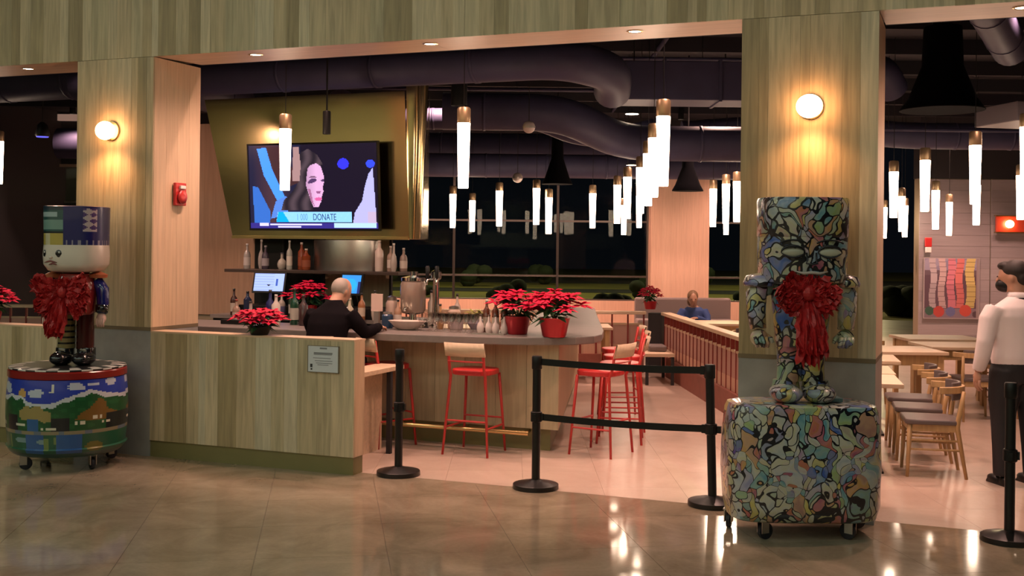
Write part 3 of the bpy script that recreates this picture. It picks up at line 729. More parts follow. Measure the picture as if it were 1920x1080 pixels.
# things right of the seated man: juice tower, jars, cruets
def dispenser():
    r = thing('drink_dispenser', 'tall clear drink dispenser with a metal stand on the counter', 'dispenser', (-4.98, 9.98, 1.031))
    smooth_angle(MB().lathe([(.11, 0), (.12, .02), (.04, .05), (.035, .12), (.12, .14)], 18).build('stand', M_chrome, r))
    smooth_angle(MB().lathe([(.11, .145), (.125, .17), (.125, .42), (.11, .45)], 20).build('jar', mat('cloudy_glass', (.40, .30, .24), .1, trans=.45), r))
    smooth_angle(MB().lathe([(.12, .45), (.12, .48), (.03, .50), (.03, .54)], 18).build('lid', M_chrome, r))
    MB().tube([(0, -.12, .19), (0, -.17, .19), (0, -.18, .16)], .013, 8).build('tap', M_chrome, r, True)
    return r
dispenser()
def tower():
    r = thing('beer_tower', 'slender chrome tap tower with two handles on the counter', 'tap', (-4.72, 9.95, 1.031))
    smooth_angle(MB().lathe([(.075, 0), (.075, .02), (.035, .04), (.03, .46), (.05, .48), (.05, .54), (.02, .56)], 16).build('column', M_chrome, r))
    for x in (-.05, .05):
        t_ = MB().tube([(x * .4, -.02, .47), (x, -.09, .47), (x, -.11, .42)], .011, 7).build('tap', M_chrome, r, True)
        MB().lathe([(.012, 0), (.018, .03), (.02, .11), (.012, .12)], 10, (x, -.09, .48)).build('tap_handle', M_black, t_, True)
    return r
tower()
for x, y, h, rr, col, lab in [(-5.22, 10.0, .30, .06, (.44, .32, .26), 'stoneware jar behind the dispenser'), (-5.12, 9.72, .16, .055, (.02, .05, .10), 'small dark blue jar at the hand of the seated man'),
                         (-4.55, 10.0, .22, .06, (.50, .36, .28), 'pale orange jar right of the tap tower'), (-4.46, 9.86, .14, .065, (.42, .34, .33), 'low grey jar beside the small green plant')]:
    r = thing('jar', lab, 'jar', (x, y, 1.031))
    smooth_angle(MB().lathe([(rr * .9, 0), (rr, .02), (rr, h * .75), (rr * .75, h * .85)], 16).build('body', mat('jar_glaze', col, .25), r)); smooth_angle(MB().lathe([(rr * .8, h * .84), (rr * .8, h * .95), (rr * .2, h)], 14).build('lid', M_steel, r))
r = thing('menu_card', 'small pinkish menu card standing behind the arm of the seated man', 'card', (-5.30, 9.84, 1.031), .1)
MB().box(-.06, .06, -.004, .004, .15, .32).build('card', mat('card_paper', (.62, .45, .38), .6), r); MB().box(-.025, .025, -.02, .02, 0, .15).build('holder', M_steel, r)
# garnish bowl
r = thing('fruit_bowl', 'pale oval bowl in front of the tap tower', 'bowl', (-4.86, 9.62, 1.031))
smooth_angle(MB().lathe([(.07, 0), (.10, .01), (.17, .08), (.175, .085), (.155, .08), (.06, .018)], 24, (0, 0, 0), 1.1, .7).build('bowl', mat('bowl_glaze', (.6, .5, .44), .3), r), 60)
def wine_glass():
    r = thing('wine_glass', 'x', 'glass')
    smooth_angle(MB().lathe([(.035, 0), (.033, .004), (.005, .01), (.005, .07), (.025, .085), (.038, .12), (.034, .17), (.033, .17), (.036, .12), (.022, .09)], 12, cap=False).build('glass', M_clear, r), 60)
    return r
g0 = None
n = 0
for row, y in enumerate((9.52, 9.66, 9.80)):
    for k in range(8):
        x = -4.66 + k * .074 + row * .02
        if g0 is None: g0 = wine_glass(); o = g0; o.location = (x, y, 1.031)
        else: o = dup(g0, (x, y, 1.031))
        o['label'] = 'clear stemmed glass in the %s row of glasses on the bar counter' % ('front', 'middle', 'back')[row]; o['group'] = '%s row of stemmed glasses on the bar' % ('front', 'middle', 'back')[row]
for k in range(4):
    r = bottle(['white-capped cruet at the left of the four by the poinsettias', 'second white-capped cruet by the poinsettias', 'third white-capped cruet by the poinsettias', 'white-capped cruet nearest the poinsettia pots'][k],
               (-4.08 + k * .075, 9.55 + .02 * (k % 2), 1.031), .17, .033, (.62, .52, .48), 2, cap=(.05, .03, .02))
for k in range(3):
    bottle(['slim dark bottle left of three behind the cruets', 'slim dark bottle between two others behind the cruets', 'slim dark bottle right of three behind the cruets'][k], (-4.10 + k * .09, 9.74, 1.031), .30, .034, (.10, .03, .015), 1, cap=(.5, .5, .42), lbl=(.45, .4, .32))
tag(MB().box(-4.13, -3.81, 9.45, 9.50, 1.031, 1.04).build('cruet_tray', M_steel, None), 'thin metal tray strip in front of the cruets', 'tray')

# ---- plants
def leaf(m, base, ang, el, ln, wd, droop=.3, col=None):
    ca, sa = math.cos(ang), math.sin(ang); B = Vector(base); d = Vector((ca * math.cos(el), sa * math.cos(el), math.sin(el))); s = Vector((-sa, ca, 0)); dn = Vector((0, 0, -1))
    p0 = B; p1 = B + d * ln * .45; p2 = B + d * ln + dn * ln * droop
    m.add([p0, p1 + s * wd / 2 + dn * .006, p2, p1 - s * wd / 2 + dn * .006, p1 + Vector((0, 0, .008))], [(0, 1, 4), (1, 2, 4), (2, 3, 4), (3, 0, 4)], col)
def poinsettia(label, loc, R, h, pot_h, pot_r, heads=9, foil=True, potcol=None, seed=1):
    rnd = random.Random(seed)
    r = thing('poinsettia', label, 'plant', loc)
    if foil:
        prof = [(pot_r * .72, 0), (pot_r * .78, .01), (pot_r, pot_h * .92), (pot_r * 1.08, pot_h), (pot_r * .9, pot_h * .97)]
        smooth_angle(MB().lathe(prof, 20).build('pot', potcol or M_foil, r))
    m = MB()
    for k in range(46):
        a = rnd.uniform(0, 2 * PI); rr = rnd.uniform(.2, .8) * R * .7; z = pot_h + rnd.uniform(.0, .75) * (h - pot_h)
        leaf(m, (rr * .5 * math.cos(a), rr * .5 * math.sin(a), z), a + rnd.uniform(-.5, .5), rnd.uniform(-.4, .3), R * rnd.uniform(.5, .75), R * .28, .25)
    tag(m.build('foliage', M_leaf, r), kind='stuff')
    m = MB()
    for k in range(6):
        a = k * 1.05; m.tube([(0, 0, pot_h * .8), (.4 * R * math.cos(a), .4 * R * math.sin(a), h * .9)], .006, 5)
    m.build('stem', mat('stem_green', (.05, .1, .03), .6) if 'stem_green' not in bpy.data.materials else bpy.data.materials['stem_green'], r)
    for k in range(heads + 6):
        if k == 0: a, rr = 0, 0
        elif k < heads: a = 2 * PI * k / (heads - 1) + rnd.uniform(-.2, .2); rr = R * rnd.uniform(.45, .68)
        else: a = 2 * PI * (k - heads) / 6 + .4 + rnd.uniform(-.2, .2); rr = R * rnd.uniform(.78, .92)
        z = h - (rr / R) ** 2 * .62 * (h - pot_h) * 1.2 + rnd.uniform(-.02, .02)
        m = MB()
        for ring, (n, ln, el) in enumerate(((7, .46, -.05), (6, .34, .35))):
            for q in range(n):
                leaf(m, (rr * math.cos(a), rr * math.sin(a), z + ring * .006), 2 * PI * q / n + ring * .4 + rnd.uniform(-.15, .15), el + rnd.uniform(-.15, .15), R * ln * rnd.uniform(.85, 1.15), R * .19, .16)
        f = m.build('flower_head', M_bract, r)
    return r
poinsettia('red poinsettia in a red foil pot, right one of the pair on the bar', (-3.35, 9.50, 1.031), .27, .40, .17, .135, 11, seed=3)
poinsettia('red poinsettia in a red foil pot, left one of the pair on the bar', (-3.75, 9.63, 1.031), .25, .39, .165, .115, 10, seed=8)
poinsettia('red poinsettia in a dark pot on the low wall left of the sign', (-5.40, 8.0, 1.071), .20, .20, .07, .095, 11, potcol=M_black, seed=5)
poinsettia('red poinsettia at the left edge of the picture on the left low wall', (-8.30, 8.0, 1.071), .20, .34, .13, .09, 9, seed=6)
poinsettia('red poinsettia on the back rail beside the pale pier', W(2.05, 16.85, .93), .17, .34, .12, .10, 8, seed=9)
poinsettia('dark red poinsettia behind the shoulder of the seated man', (-6.62, 10.72, 1.021), .24, .38, .15, .10, 8, seed=11)
r = thing('potted_plant', 'small yellow-green plant in a grey bowl on the counter', 'plant', (-4.30, 9.99, 1.031))
smooth_angle(MB().lathe([(.06, 0), (.10, .06), (.095, .10), (.08, .09)], 16).build('pot', mat('grey_bowl', (.30, .27, .32), .4), r))
m = MB(); rn = random.Random(4)
for k in range(40): leaf(m, (rn.uniform(-.06, .06), rn.uniform(-.06, .06), .10 + rn.random() * .05), rn.uniform(0, 6.3), rn.uniform(-.2, 1.0), rn.uniform(.08, .14), .035, .3)
tag(m.build('foliage', mat('lime_leaf', (.26, .24, .05), .5), r), kind='stuff')

# ------------------------------------------------------------------ pendants
def make_pendant(name='pendant_lamp'):
    r = thing(name, 'x', 'lamp')
    smooth_angle(MB().lathe([(.044, 0), (.047, .004), (.060, .596), (.058, .60)], 16).build('tube', M_tube, r))
    smooth_angle(MB().lathe([(.060, .600), (.062, .605), (.062, .73), (.05, .745), (.012, .75)], 16).build('cap', M_cap, r))
    MB().tube([(0, 0, .75), (0, 0, 3.0)], .004, 6).build('cord', M_black, r)
    return r
PEND = [
 (-6.18, 9.56, 2.35, 'lit tube pendant hanging in front of the television'),
 (-4.29, 9.60, 2.355, 'lit tube pendant over the middle of the bar, right of the brass hood'),
 (-2.41, 9.59, 2.355, 'largest lit tube pendant, front of the row over the right side of the bar'),
 (-2.93, 11.28, 2.34, 'second lit tube pendant of the row over the right side of the bar'),
 (-3.38, 12.76, 2.31, 'third lit tube pendant of the row over the right side of the bar'),
 (-3.94, 14.5, 2.28, 'fourth lit tube pendant of the row over the right side of the bar'),
 (-5.70, 20.9, 2.22, 'small lit tube pendant peeping from under the fourth of the bar row'),
 (-4.52, 15.92, 2.25, 'lit tube pendant just left of the bar row, higher of two'),
 (-5.04, 17.18, 2.21, 'lit tube pendant left of the bar row, leftmost of that cluster'),
 (-6.40, 22.3, 2.10, 'small low lit tube pendant between two others left of the bar row'),
 (-3.70, 17.99, 2.18, 'lit tube pendant at the right edge of the pale pier'),
 (-3.37, 17.33, 2.22, 'lit tube pendant second right of the pale pier'),
 (-4.27, 22.0, 2.11, 'small low lit tube pendant overlapping the second right of the pale pier'),
 (-3.13, 16.93, 2.23, 'lit tube pendant against the left edge of the big right column'),
 (-8.49, 18.56, 2.16, 'lit tube pendant first right of the brass hood in the far row'),
 (-8.87, 20.30, 2.12, 'lit tube pendant second right of the brass hood, small and low'),
 (-7.37, 18.01, 2.18, 'lit tube pendant third right of the brass hood in the far row'),
 (-6.58, 17.70, 2.20, 'lit tube pendant with a small bulb beside it, left of a close pair'),
 (-6.39, 17.78, 2.05, 'lower lit tube pendant, right of a close pair in the far row'),
 (-5.98, 18.88, 2.17, 'lone lit tube pendant in the far row left of the bar cluster'),
 (-0.86, 15.72, 2.26, 'lit tube pendant first right of the big right column, tallest of a cluster'),
 (-0.99, 20.5, 2.16, 'lit tube pendant in the middle of the cluster by the right column'),
 (-1.05, 23.0, 2.10, 'small lit tube pendant at the right of the cluster by the right column'),
 (-1.45, 23.4, 2.08, 'lit tube pendant half hidden by the edge of the right column'),
 (-0.43, 14.21, 2.29, 'lit tube pendant in front of the edge of the grey boarded wall'),
 (-0.41, 18.76, 2.17, 'lit tube pendant in front of the grey wall above the fire strobe'),
 (-0.25, 22.0, 2.12, 'small lit tube pendant low in front of the grey wall above the picture'),
 (0.10, 12.59, 2.31, 'big lit tube pendant above the head height of the white-shirted man'),
 (0.17, 18.48, 2.23, 'lit tube pendant overlapped by the big one near the white-shirted man'),
 (0.71, 16.92, 2.27, 'lit tube pendant at the right edge of the picture, lower one'),
 (0.61, 13.52, 2.58, 'lit tube pendant at the right edge of the picture, higher one'),
 (-12.62, 12.26, 2.63, 'lit tube pendant at the left edge of the picture')]
p0 = make_pendant()
for i, (x, y, z, lab) in enumerate(PEND):
    o = p0 if i == 0 else dup(p0, (x, y, z))
    o.location = (x, y, z); o['label'] = lab; o['group'] = 'lit tube pendants in the dining room'
    for ch in o.children:
        if ch.name.startswith('cord'):
            q = (4.62 - z - .75) / 2.25; ch.scale = (1, 1, q); ch.location = (0, 0, .75 - .75 * q)

# ------------------------------------------------------------------ small lamps and fittings on the front
def sconce(label, x):
    r = thing('wall_sconce', label, 'lamp', (x, YF - .004, 2.785))
    R = Matrix.Translation((0, 0, 0)) @ Matrix.Rotation(PI / 2, 4, 'X')
    smooth_angle(MB().lathe([(.085, 0), (.085, .018), (.05, .026), (.022, .03), (.022, .045)], 24).xform(R).build('backplate', M_brass, r))
    MB().ell((0, -.085, -.004), (.088, .070, .080), 24, 14).build('globe', M_globe, r, True)
    spot('sconce_beam', (x, YF - .19, 2.64), 17, (1.0, .42, .16), 130, 1.0, .05, (x, YF, 2.2))
sconce('round glowing wall lamp on the left column', -6.87); sconce('round glowing wall lamp on the big right column above the colourful figure', -.97)
for x, lab in ((-8.05, 'small recessed downlight in the soffit of the left opening'), (-5.57, 'recessed downlight in the main soffit, nearest the left jamb'),
               (-3.94, 'recessed downlight in the middle of the main soffit'), (-2.27, 'recessed downlight in the main soffit, nearest the right column'), (.34, 'recessed downlight in the soffit at the top right corner')):
    r = thing('downlight', lab, 'lamp', (x, 8.15, 3.419))
    smooth_angle(MB().lathe([(.055, 0), (.062, -.004), (.05, -.008), (.045, -.002)], 20, cap=False).build('trim_ring', M_brass, r))
    MB().lathe([(.046, -.003), (.046, -.001)], 18).build('lens', M_disc, r)
    spot('downlight_beam', (x, 8.15, 3.40), 96, WARM, 150, .9, .04, (x, 8.16, 0))
r = thing('fire_strobe', 'red fire alarm strobe with a white lens on the lit left jamb', 'alarm', (-6.425, 8.25, 2.15))
m = MB().box(0, .03, -.075, .075, .0, .20); m.build('housing', M_redpl, r, bevel=.008)
MB().lathe([(.05, 0), (.06, .012), (.06, .02), (.02, .024)], 16).xform(Matrix.Translation((.03, 0, .075)) @ Matrix.Rotation(PI / 2, 4, 'Y')).build('speaker_grille', M_redpl, r, True)
MB().box(.03, .052, -.03, .04, .145, .175).build('lens', M_white, r, bevel=.004)
r = thing('paper_sign', 'small grey framed notice on the right end of the low wall', 'sign', (-4.735, YF - .006, .805))
MB().box(-.137, .137, -.008, .0, 0, .205).build('sheet', mat('notice_paper', (.58, .62, .66), .45), r)
m = MB(); 
for a in ((-.143, -.137, -.003, .208), (.137, .143, -.003, .208)): m.box(a[0], a[1], -.01, 0, a[2], a[3])
m.box(-.143, .143, -.01, 0, -.004, 0); m.box(-.143, .143, -.01, 0, .205, .209); m.build('edging', mat('notice_edge', (.18, .16, .12), .5), r)
M_ink = mat('faded_ink', (.20, .21, .23), .6); m = MB()
for (x0, x1, z) in ((-.03, .035, .182), (-.085, .085, .143), (-.085, .08, .136), (-.09, .07, .108), (-.075, .085, .086), (-.065, .085, .068), (-.05, .05, .054)): m.box(x0, x1, -.0095, -.008, z, z + (.013 if z in (.182, .143) else .005))
m.build('print_line', M_ink, r); m = MB(); m.box(-.117, -.097, -.0095, -.008, .035, .062); m.box(-.113, -.098, -.0095, -.008, .014, .027); m.build('print_mark', mat('dark_ink', (.03, .03, .03), .6), r)

# ------------------------------------------------------------------ stanchions
def stanchion(label, x, y, lean=(0, 0), collar=True, group=None):
    r = thing('stanchion', label, 'post', (x, y, 0))
    smooth_angle(MB().lathe([(.172, 0), (.174, .004), (.172, .034), (.165, .038), (.06, .058), (.045, .066), (.032, .07)], 32).build('base', M_blackm, r), 35)
    smooth_angle(MB().tube([(0, 0, .05), (lean[0], lean[1], .90)], .0315, 16).build('pole', M_blackm, r))
    smooth_angle(MB().lathe([(.036, 0), (.039, .004), (.039, .09), (.034, .098), (.01, .10)], 18, (lean[0], lean[1], .90)).build('head', M_black, r))
    if collar:
        k = .55; m = MB(); m.lathe([(.036, 0), (.043, .006), (.043, .075), (.036, .08)], 18, (lean[0] * k, lean[1] * k, .50))
        m.box(-.012, .012, -.056, -.03, .515, .565); m.box(.03, .056, -.012, .012, .515, .565)
        smooth_angle(m.build('collar', M_black, r))
    return r
a = (-4.155, 8.10); b_ = (-2.985, 8.08); c_ = (-1.64, 8.06)
stanchion('black belt post standing alone left of the belted pair', *a)
stanchion('black belt post at the left end of the two belts', *b_)
stanchion('black belt post at the right end of the two belts beside the colourful figure', *c_, lean=(-.028, .0))
stanchion('black belt post in front of the white-shirted man at the right edge', .285, 7.84)
for z, lab in ((.955, 'upper black belt stretched between the two posts'), (.54, 'lower black belt stretched between the two posts')):
    x0, x1 = b_[0] + .035, c_[0] - .028 * z - .035; m = MB(); n = 10
    for i in range(n):
        for u in (i / n,):
            v = (i + 1) / n; za, zb = z - .012 * 4 * u * (1 - u), z - .012 * 4 * v * (1 - v)
            y0, y1 = b_[1] + (c_[1] - b_[1]) * u, b_[1] + (c_[1] - b_[1]) * v
            xa, xb = x0 + (x1 - x0) * u, x0 + (x1 - x0) * v
            m.add([(xa, y0 - .0015, za - .025), (xb, y1 - .0015, zb - .025), (xb, y1 - .0015, zb + .025), (xa, y0 - .0015, za + .025), (xa, y0 + .0015, za - .025), (xb, y1 + .0015, zb - .025), (xb, y1 + .0015, zb + .025), (xa, y0 + .0015, za + .025)],
                  [(0, 1, 2, 3), (5, 4, 7, 6), (3, 2, 6, 7), (1, 0, 4, 5), (0, 3, 7, 4), (1, 5, 6, 2)])
    o = tag(m.build('retractable_belt', M_black, None), lab, 'belt')
    r = MB().box(x1 - .03, x1 + .012, c_[1] - .016, c_[1] + .016, z - .03, z + .03).build('clip', M_black, o)

# ------------------------------------------------------------------ the two big painted figures
def caster(parent, x, y, rz, R=.05, blue=False):
    M = Matrix.Translation((x, y, 0)) @ Matrix.Rotation(rz, 4, 'Z')
    m = MB().lathe([(R * .55, -.016), (R, -.012), (R, .012), (R * .55, .016)], 16); m.xform(Matrix.Translation((.02, 0, R)) @ Matrix.Rotation(PI / 2, 4, 'X')).xform(M)
    w = smooth_angle(m.build('caster', mat('caster_tyre', (.012, .013, .02), .5) if 'caster_tyre' not in bpy.data.materials else bpy.data.materials['caster_tyre'], parent))
    m = MB().box(-.025, .03, -.026, -.019, R * .8, R * 2 + .025).box(-.025, .03, .019, .026, R * .8, R * 2 + .025).box(-.035, .035, -.03, .03, R * 2 + .018, R * 2 + .026); m.xform(M)
    m.build('fork', M_steel, w)
def drumcol(u, z, i):
    # u: 0..1 round the drum, the picture faces local -y (u = .75)
    ang = (u - .75) * 2 * PI
    front = math.cos(ang) > -.05
    s_ = math.sin(ang) if front else math.sin(ang) * .9
    x = 640 + s_ * 550; y = 270 + (.735 - z) / (.735 - .135) * 640
    c = (.022, .045, .36)
    def el(cx, cy, a, b): return ((x - cx) / a) ** 2 + ((y - cy) / b) ** 2 < 1
    if el(200, 335, 62, 34) or el(235, 365, 40, 24) or el(520, 375, 48, 26) or el(575, 370, 45, 32) or el(545, 395, 60, 20) or el(895, 315, 55, 28) or el(930, 335, 40, 20) or el(870, 335, 30, 18) or el(1140, 295, 26, 38) or el(1030, 308, 45, 12): c = (.46, .50, .60)
    if el(700, 332, 30, 38) and not el(684, 322, 24, 34): c = (.62, .62, .52)
    if el(405, 385, 40, 42): c = (.50, .30, .10)
    if y > 400 + 30 * math.sin(x * .012): pass
    hill = 462 - 70 * max(0, 1 - abs(x - 280) / 230) - 25 * max(0, 1 - abs(x - 400) / 60) if x < 560 else 470 - 115 * max(0, 1 - abs(x - 1010) / 330)
    if y > hill - 6: c = (.50, .53, .58)
    if y > hill + (30 if x > 560 else 26) - 8 * math.sin(x * .05): c = (.008, .075, .022) if math.sin(x * .045) * math.sin(y * .07) < .35 else (.014, .10, .03)
    if poly_in([(380, 530), (440, 490), (470, 475), (500, 500), (560, 480), (600, 475), (620, 510), (700, 530), (705, 600), (640, 620), (580, 590), (500, 600), (400, 600)], x, y): c = (.30, .23, .08)
    if poly_in([(900, 600), (940, 540), (1000, 510), (1060, 430), (1100, 440), (1120, 520), (1170, 560), (1180, 620)], x, y): c = (.17, .085, .015)
    if y > 560 and (235 < x < 370 or 700 < x < 850 and y > 575 or 1110 < x or x < 190 and y > 590) and y < 690: c = (.008, .009, .014)
    if 480 < x < 585 and 585 < y < 700: c = (.02, .10, .28)
    if (120 < x < 190 and 630 < y < 660 or 345 < x < 450 and 625 < y < 655 or 615 < x < 735 and 655 < y < 685 or 870 < x < 970 and 612 < y < 645 or 1085 < x < 1155 and 615 < y < 645 or 1015 < x < 1085 and 572 < y < 602) and int(x / 14) % 3: c = (.62, .58, .46)
    if 688 < y < 722: c = (.24, .20, .12) if math.sin(x * .03) > -.6 else (.12, .15, .20)
    if y >= 722:
        c = (.012, .09, .045)
        if 440 < x < 620 or 740 < x < 960: c = (.018, .085, .26)
        if el(390, 770, 70, 22) or el(600, 780, 40, 20): c = (.16, .26, .28)
        if el(650, 800, 24, 60) or el(265, 790, 14, 60) or el(740, 770, 12, 40): c = (.14, .20, .06)
        if el(1040, 830, 60, 40): c = (.14, .12, .02)
        if y > 880: c = (.008, .05, .04)
    return c
def figure_left():
    r = thing('painted_figure', 'large painted toy-soldier figure with a blue hat and red bow on a round landscape drum', 'sculpture', W(-3.62, 9.34), TH)
    for x, y, rz in ((-.26, -.24, .4), (.28, -.20, 2.2), (.25, .27, 1.0), (-.27, .25, 2.6)): caster(r, x, y, rz)
    n = 150; zz = [.125, .128] + [.135 + (.735 - .135) * k / 64 for k in range(65)]
    rad = lambda z: .435 + .035 * math.sin(PI * min(1, max(0, (z - .1) / .75))) if z > .2 else .385 + .085 * math.sqrt(max(0, (z - .12) / .08))
    o = smooth_angle(MB().lathe([(rad(z), z) for z in zz], n, colf=lambda u, z, i: drumcol(u, z, i)).build('drum', M_paint, r), 60)
    smooth_angle(MB().lathe([(.448, .735), (.458, .742), (.458, .79), (.448, .80)], 60).build('red_band', mat('red_gloss', (.22, .012, .01), .2), r))
    m = MB(); prof = [(.446, .80), (.452, .806), (.450, .815), (.40, .821), (.34, .822)]
    m.lathe(prof, 64, colf=lambda u, z, i: ((.62, .60, .56) if (int(u * 32) + (i // 2)) % 2 else (.012, .012, .014)) if i < 4 else (.02, .02, .02))
    m.build('checker_rim', M_paint, r)
    M_bl = mat('black_gloss', (.008, .008, .010), .12, coat=.6)
    for sx in (-1, 1):
        b = MB(); b.ell((sx * .105, -.07, .915), (.10, .155, .06), 18, 10); b.lathe([(.085, .90), (.085, .99), (.08, 1.0)], 18, (sx * .1, 0, 0)); smooth_angle(b.build('boot', M_bl, r), 50)
        g = MB().lathe([(.078, .99), (.078, 1.27)], 30, (sx * .085, 0, 0), colf=lambda u, z, i: (.01, .01, .01))
        lg = smooth_angle(MB().lathe([(.08, .99), (.08, 1.30)], 18, (sx * .088, 0, 0)).build('leg', M_bl if sx < 0 else mat('dark_red_gloss', (.05, .008, .008), .15), r))
        m = MB()
        for k in range(6): m.lathe([(.0815, .995 + k * .048), (.0815, 1.028 + k * .048)], 9 if False else 24, (sx * .088, 0, 0), cap=False) if sx < 0 else None
        if sx < 0: m.build('gold_stripe', mat('gold_paint', (.22, .18, .07), .3), lg)
    # torso and sleeves
    smooth_angle(MB().lathe([(.16, 1.27), (.185, 1.30), (.19, 1.52), (.15, 1.60), (.08, 1.62)], 28).build('coat', mat('red_enamel_coat', (.26, .02, .018), .2, coat=.5), r))
    M_navy = mat('navy_enamel', (.010, .015, .13), .15, coat=.6)
    for sx in (-1, 1):
        a_ = MB().tube([(sx * .19, .0, 1.55), (sx * .245, .0, 1.47), (sx * .255, -.01, 1.36), (sx * .25, -.03, 1.28)], [.05, .062, .056, .045], 14)
        s = a_.build('arm', M_navy, r, True)
        MB().tube([(sx * .252, -.02, 1.345), (sx * .25, -.03, 1.285)], [.060, .056], 14).build('cuff', M_bl, s, True)
        h = MB().ell((sx * .25, -.035, 1.24), (.045, .045, .048), 14, 8)
        for q in range(4): h.tube([(sx * .25 + (q - 1.5) * .020, -.065, 1.24), (sx * .25 + (q - 1.5) * .019, -.075, 1.20), (sx * .25 + (q - 1.5) * .018, -.055, 1.175)], [.012, .012, .010], 6)
        h.build('hand', mat('pink_enamel', (.60, .40, .35), .25) if 'pink_enamel' not in bpy.data.materials else bpy.data.materials['pink_enamel'], s, True)
        smooth_angle(MB().lathe([(.02, 0), (.085, .005), (.09, .03), (.03, .055)], 16, (sx * .20, 0, 1.565)).build('epaulette', mat('orange_enamel', (.36, .10, .04), .3) if 'orange_enamel' not in bpy.data.materials else bpy.data.materials['orange_enamel'], r))
    # head: rounded block with face to the left front
    m = MB().lathe([(.18, 1.615), (.235, 1.63), (.272, 1.68), (.278, 1.75), (.272, 1.835)], 40, (0, 0, 0), 1, .9, sup=3.2)
    hd = smooth_angle(m.build('head', mat('face_enamel', (.62, .56, .49), .25, coat=.4), r), 60)
    def onhead(a, z, e=.0):
        cg, sg = math.cos(a), math.sin(a); q = (abs(cg) ** 3.2 + abs(sg) ** 3.2) ** (-1 / 3.2); R = .272 + e
        return Vector((R * q * cg, R * .9 * q * sg, z))
    fa = -PI / 2 - .5
    def onface(xr, z, e=0):
        return Vector(((.272 + e) * xr, -.9 * (.272 + e) * (1 - abs(xr) ** 3.2) ** (1 / 3.2), z))
    for d, wx in ((-.80, .026), (-.26, .034)):
        p = onface(d, 1.765); nrm = Vector((math.copysign(abs(d) ** 2.2, d), -(1 - abs(d) ** 3.2) ** (2.2 / 3.2) / .9, 0)).normalized()
        M = Matrix.Translation(p) @ nrm.to_track_quat('Z', 'Y').to_matrix().to_4x4()
        e = MB().ell((0, 0, 0), (wx, .034, .008), 14, 6).xform(M).build('eye', M_bl, hd, True)
        MB().ell((.006, .012, .007), (.008, .009, .003), 8, 5).xform(M).build('glint', M_white, hd, True)
    M_lip = mat('lip_paint', (.20, .055, .05), .4)
    for da, z, w in ((-.55, 1.70, .30), (-.46, 1.682, .18)):
        pts = [onface(da + (q - 2) * w * .4, z + .006 * (1 - abs(q - 2)), .003) for q in range(5)]
        MB().tube(pts, [.003, .007, .008, .007, .003], 6).build('lips', M_lip, hd, True)
    MB().ell(tuple(onface(-.53, 1.735, .002)), (.022, .022, .014), 10, 6).build('nose', bpy.data.materials['face_enamel'], hd, True)
    # hat with painted panels
    def hatcol(u, z, i):
        a = (u - .75) * 2 * PI + .90
        if a < -PI: a += 2 * PI
        v = (z - 1.835) / .31
        if -.80 < a < .78:
            if v < .30: 
                if -.45 < a < -.02 and (.10 < v < .13 or .20 < v < .225): return (.04, .03, .01)
                return (.40, .32, .07) if a < .15 or a > .35 else (.50, .46, .30)
            if v < .36: return (.01, .012, .012)
            if .40 < v < .64: return (.16, .28, .25) if a < -.42 or a > -.12 else (.02, .09, .085)
            if .72 < v < .84 and (a < -.35 and a > -.7 or -.25 < a < .6): return (.30, .40, .42)
            return (.02, .075, .075) if v < .9 else (.015, .03, .05)
        if 1.42 < a < 1.85 and .36 < v < .95:
            return (.42, .36, .38) if (math.sin(v * 38) + math.sin(a * 21)) > -.3 else (.06, .03, .14)
        if a > .78 and v < .12 and math.sin(a * 30) > .5: return (.22, .2, .26)
        return (.010, .011, .10)
    zz = [1.835 + .31 * k / 40 for k in range(41)]
    m = MB().lathe([(.270 + .006 * k / 40, z) for k, z in enumerate(zz)] + [(.262, 2.150), (.2, 2.152)], 130, (0, 0, 0), 1, .9, sup=3.2, colf=hatcol)
    smooth_angle(m.build('hat', M_paint, r), 60)
    bow(r, -.03, -.21, 1.58, .28, .36, 21)
    for ch in r.children:
        if not ch.name.startswith(('caster', 'drum', 'red_band', 'checker')):
            ch.location = (.06, 0, -.04); ch.scale = (.87, .9, 1)
    return r
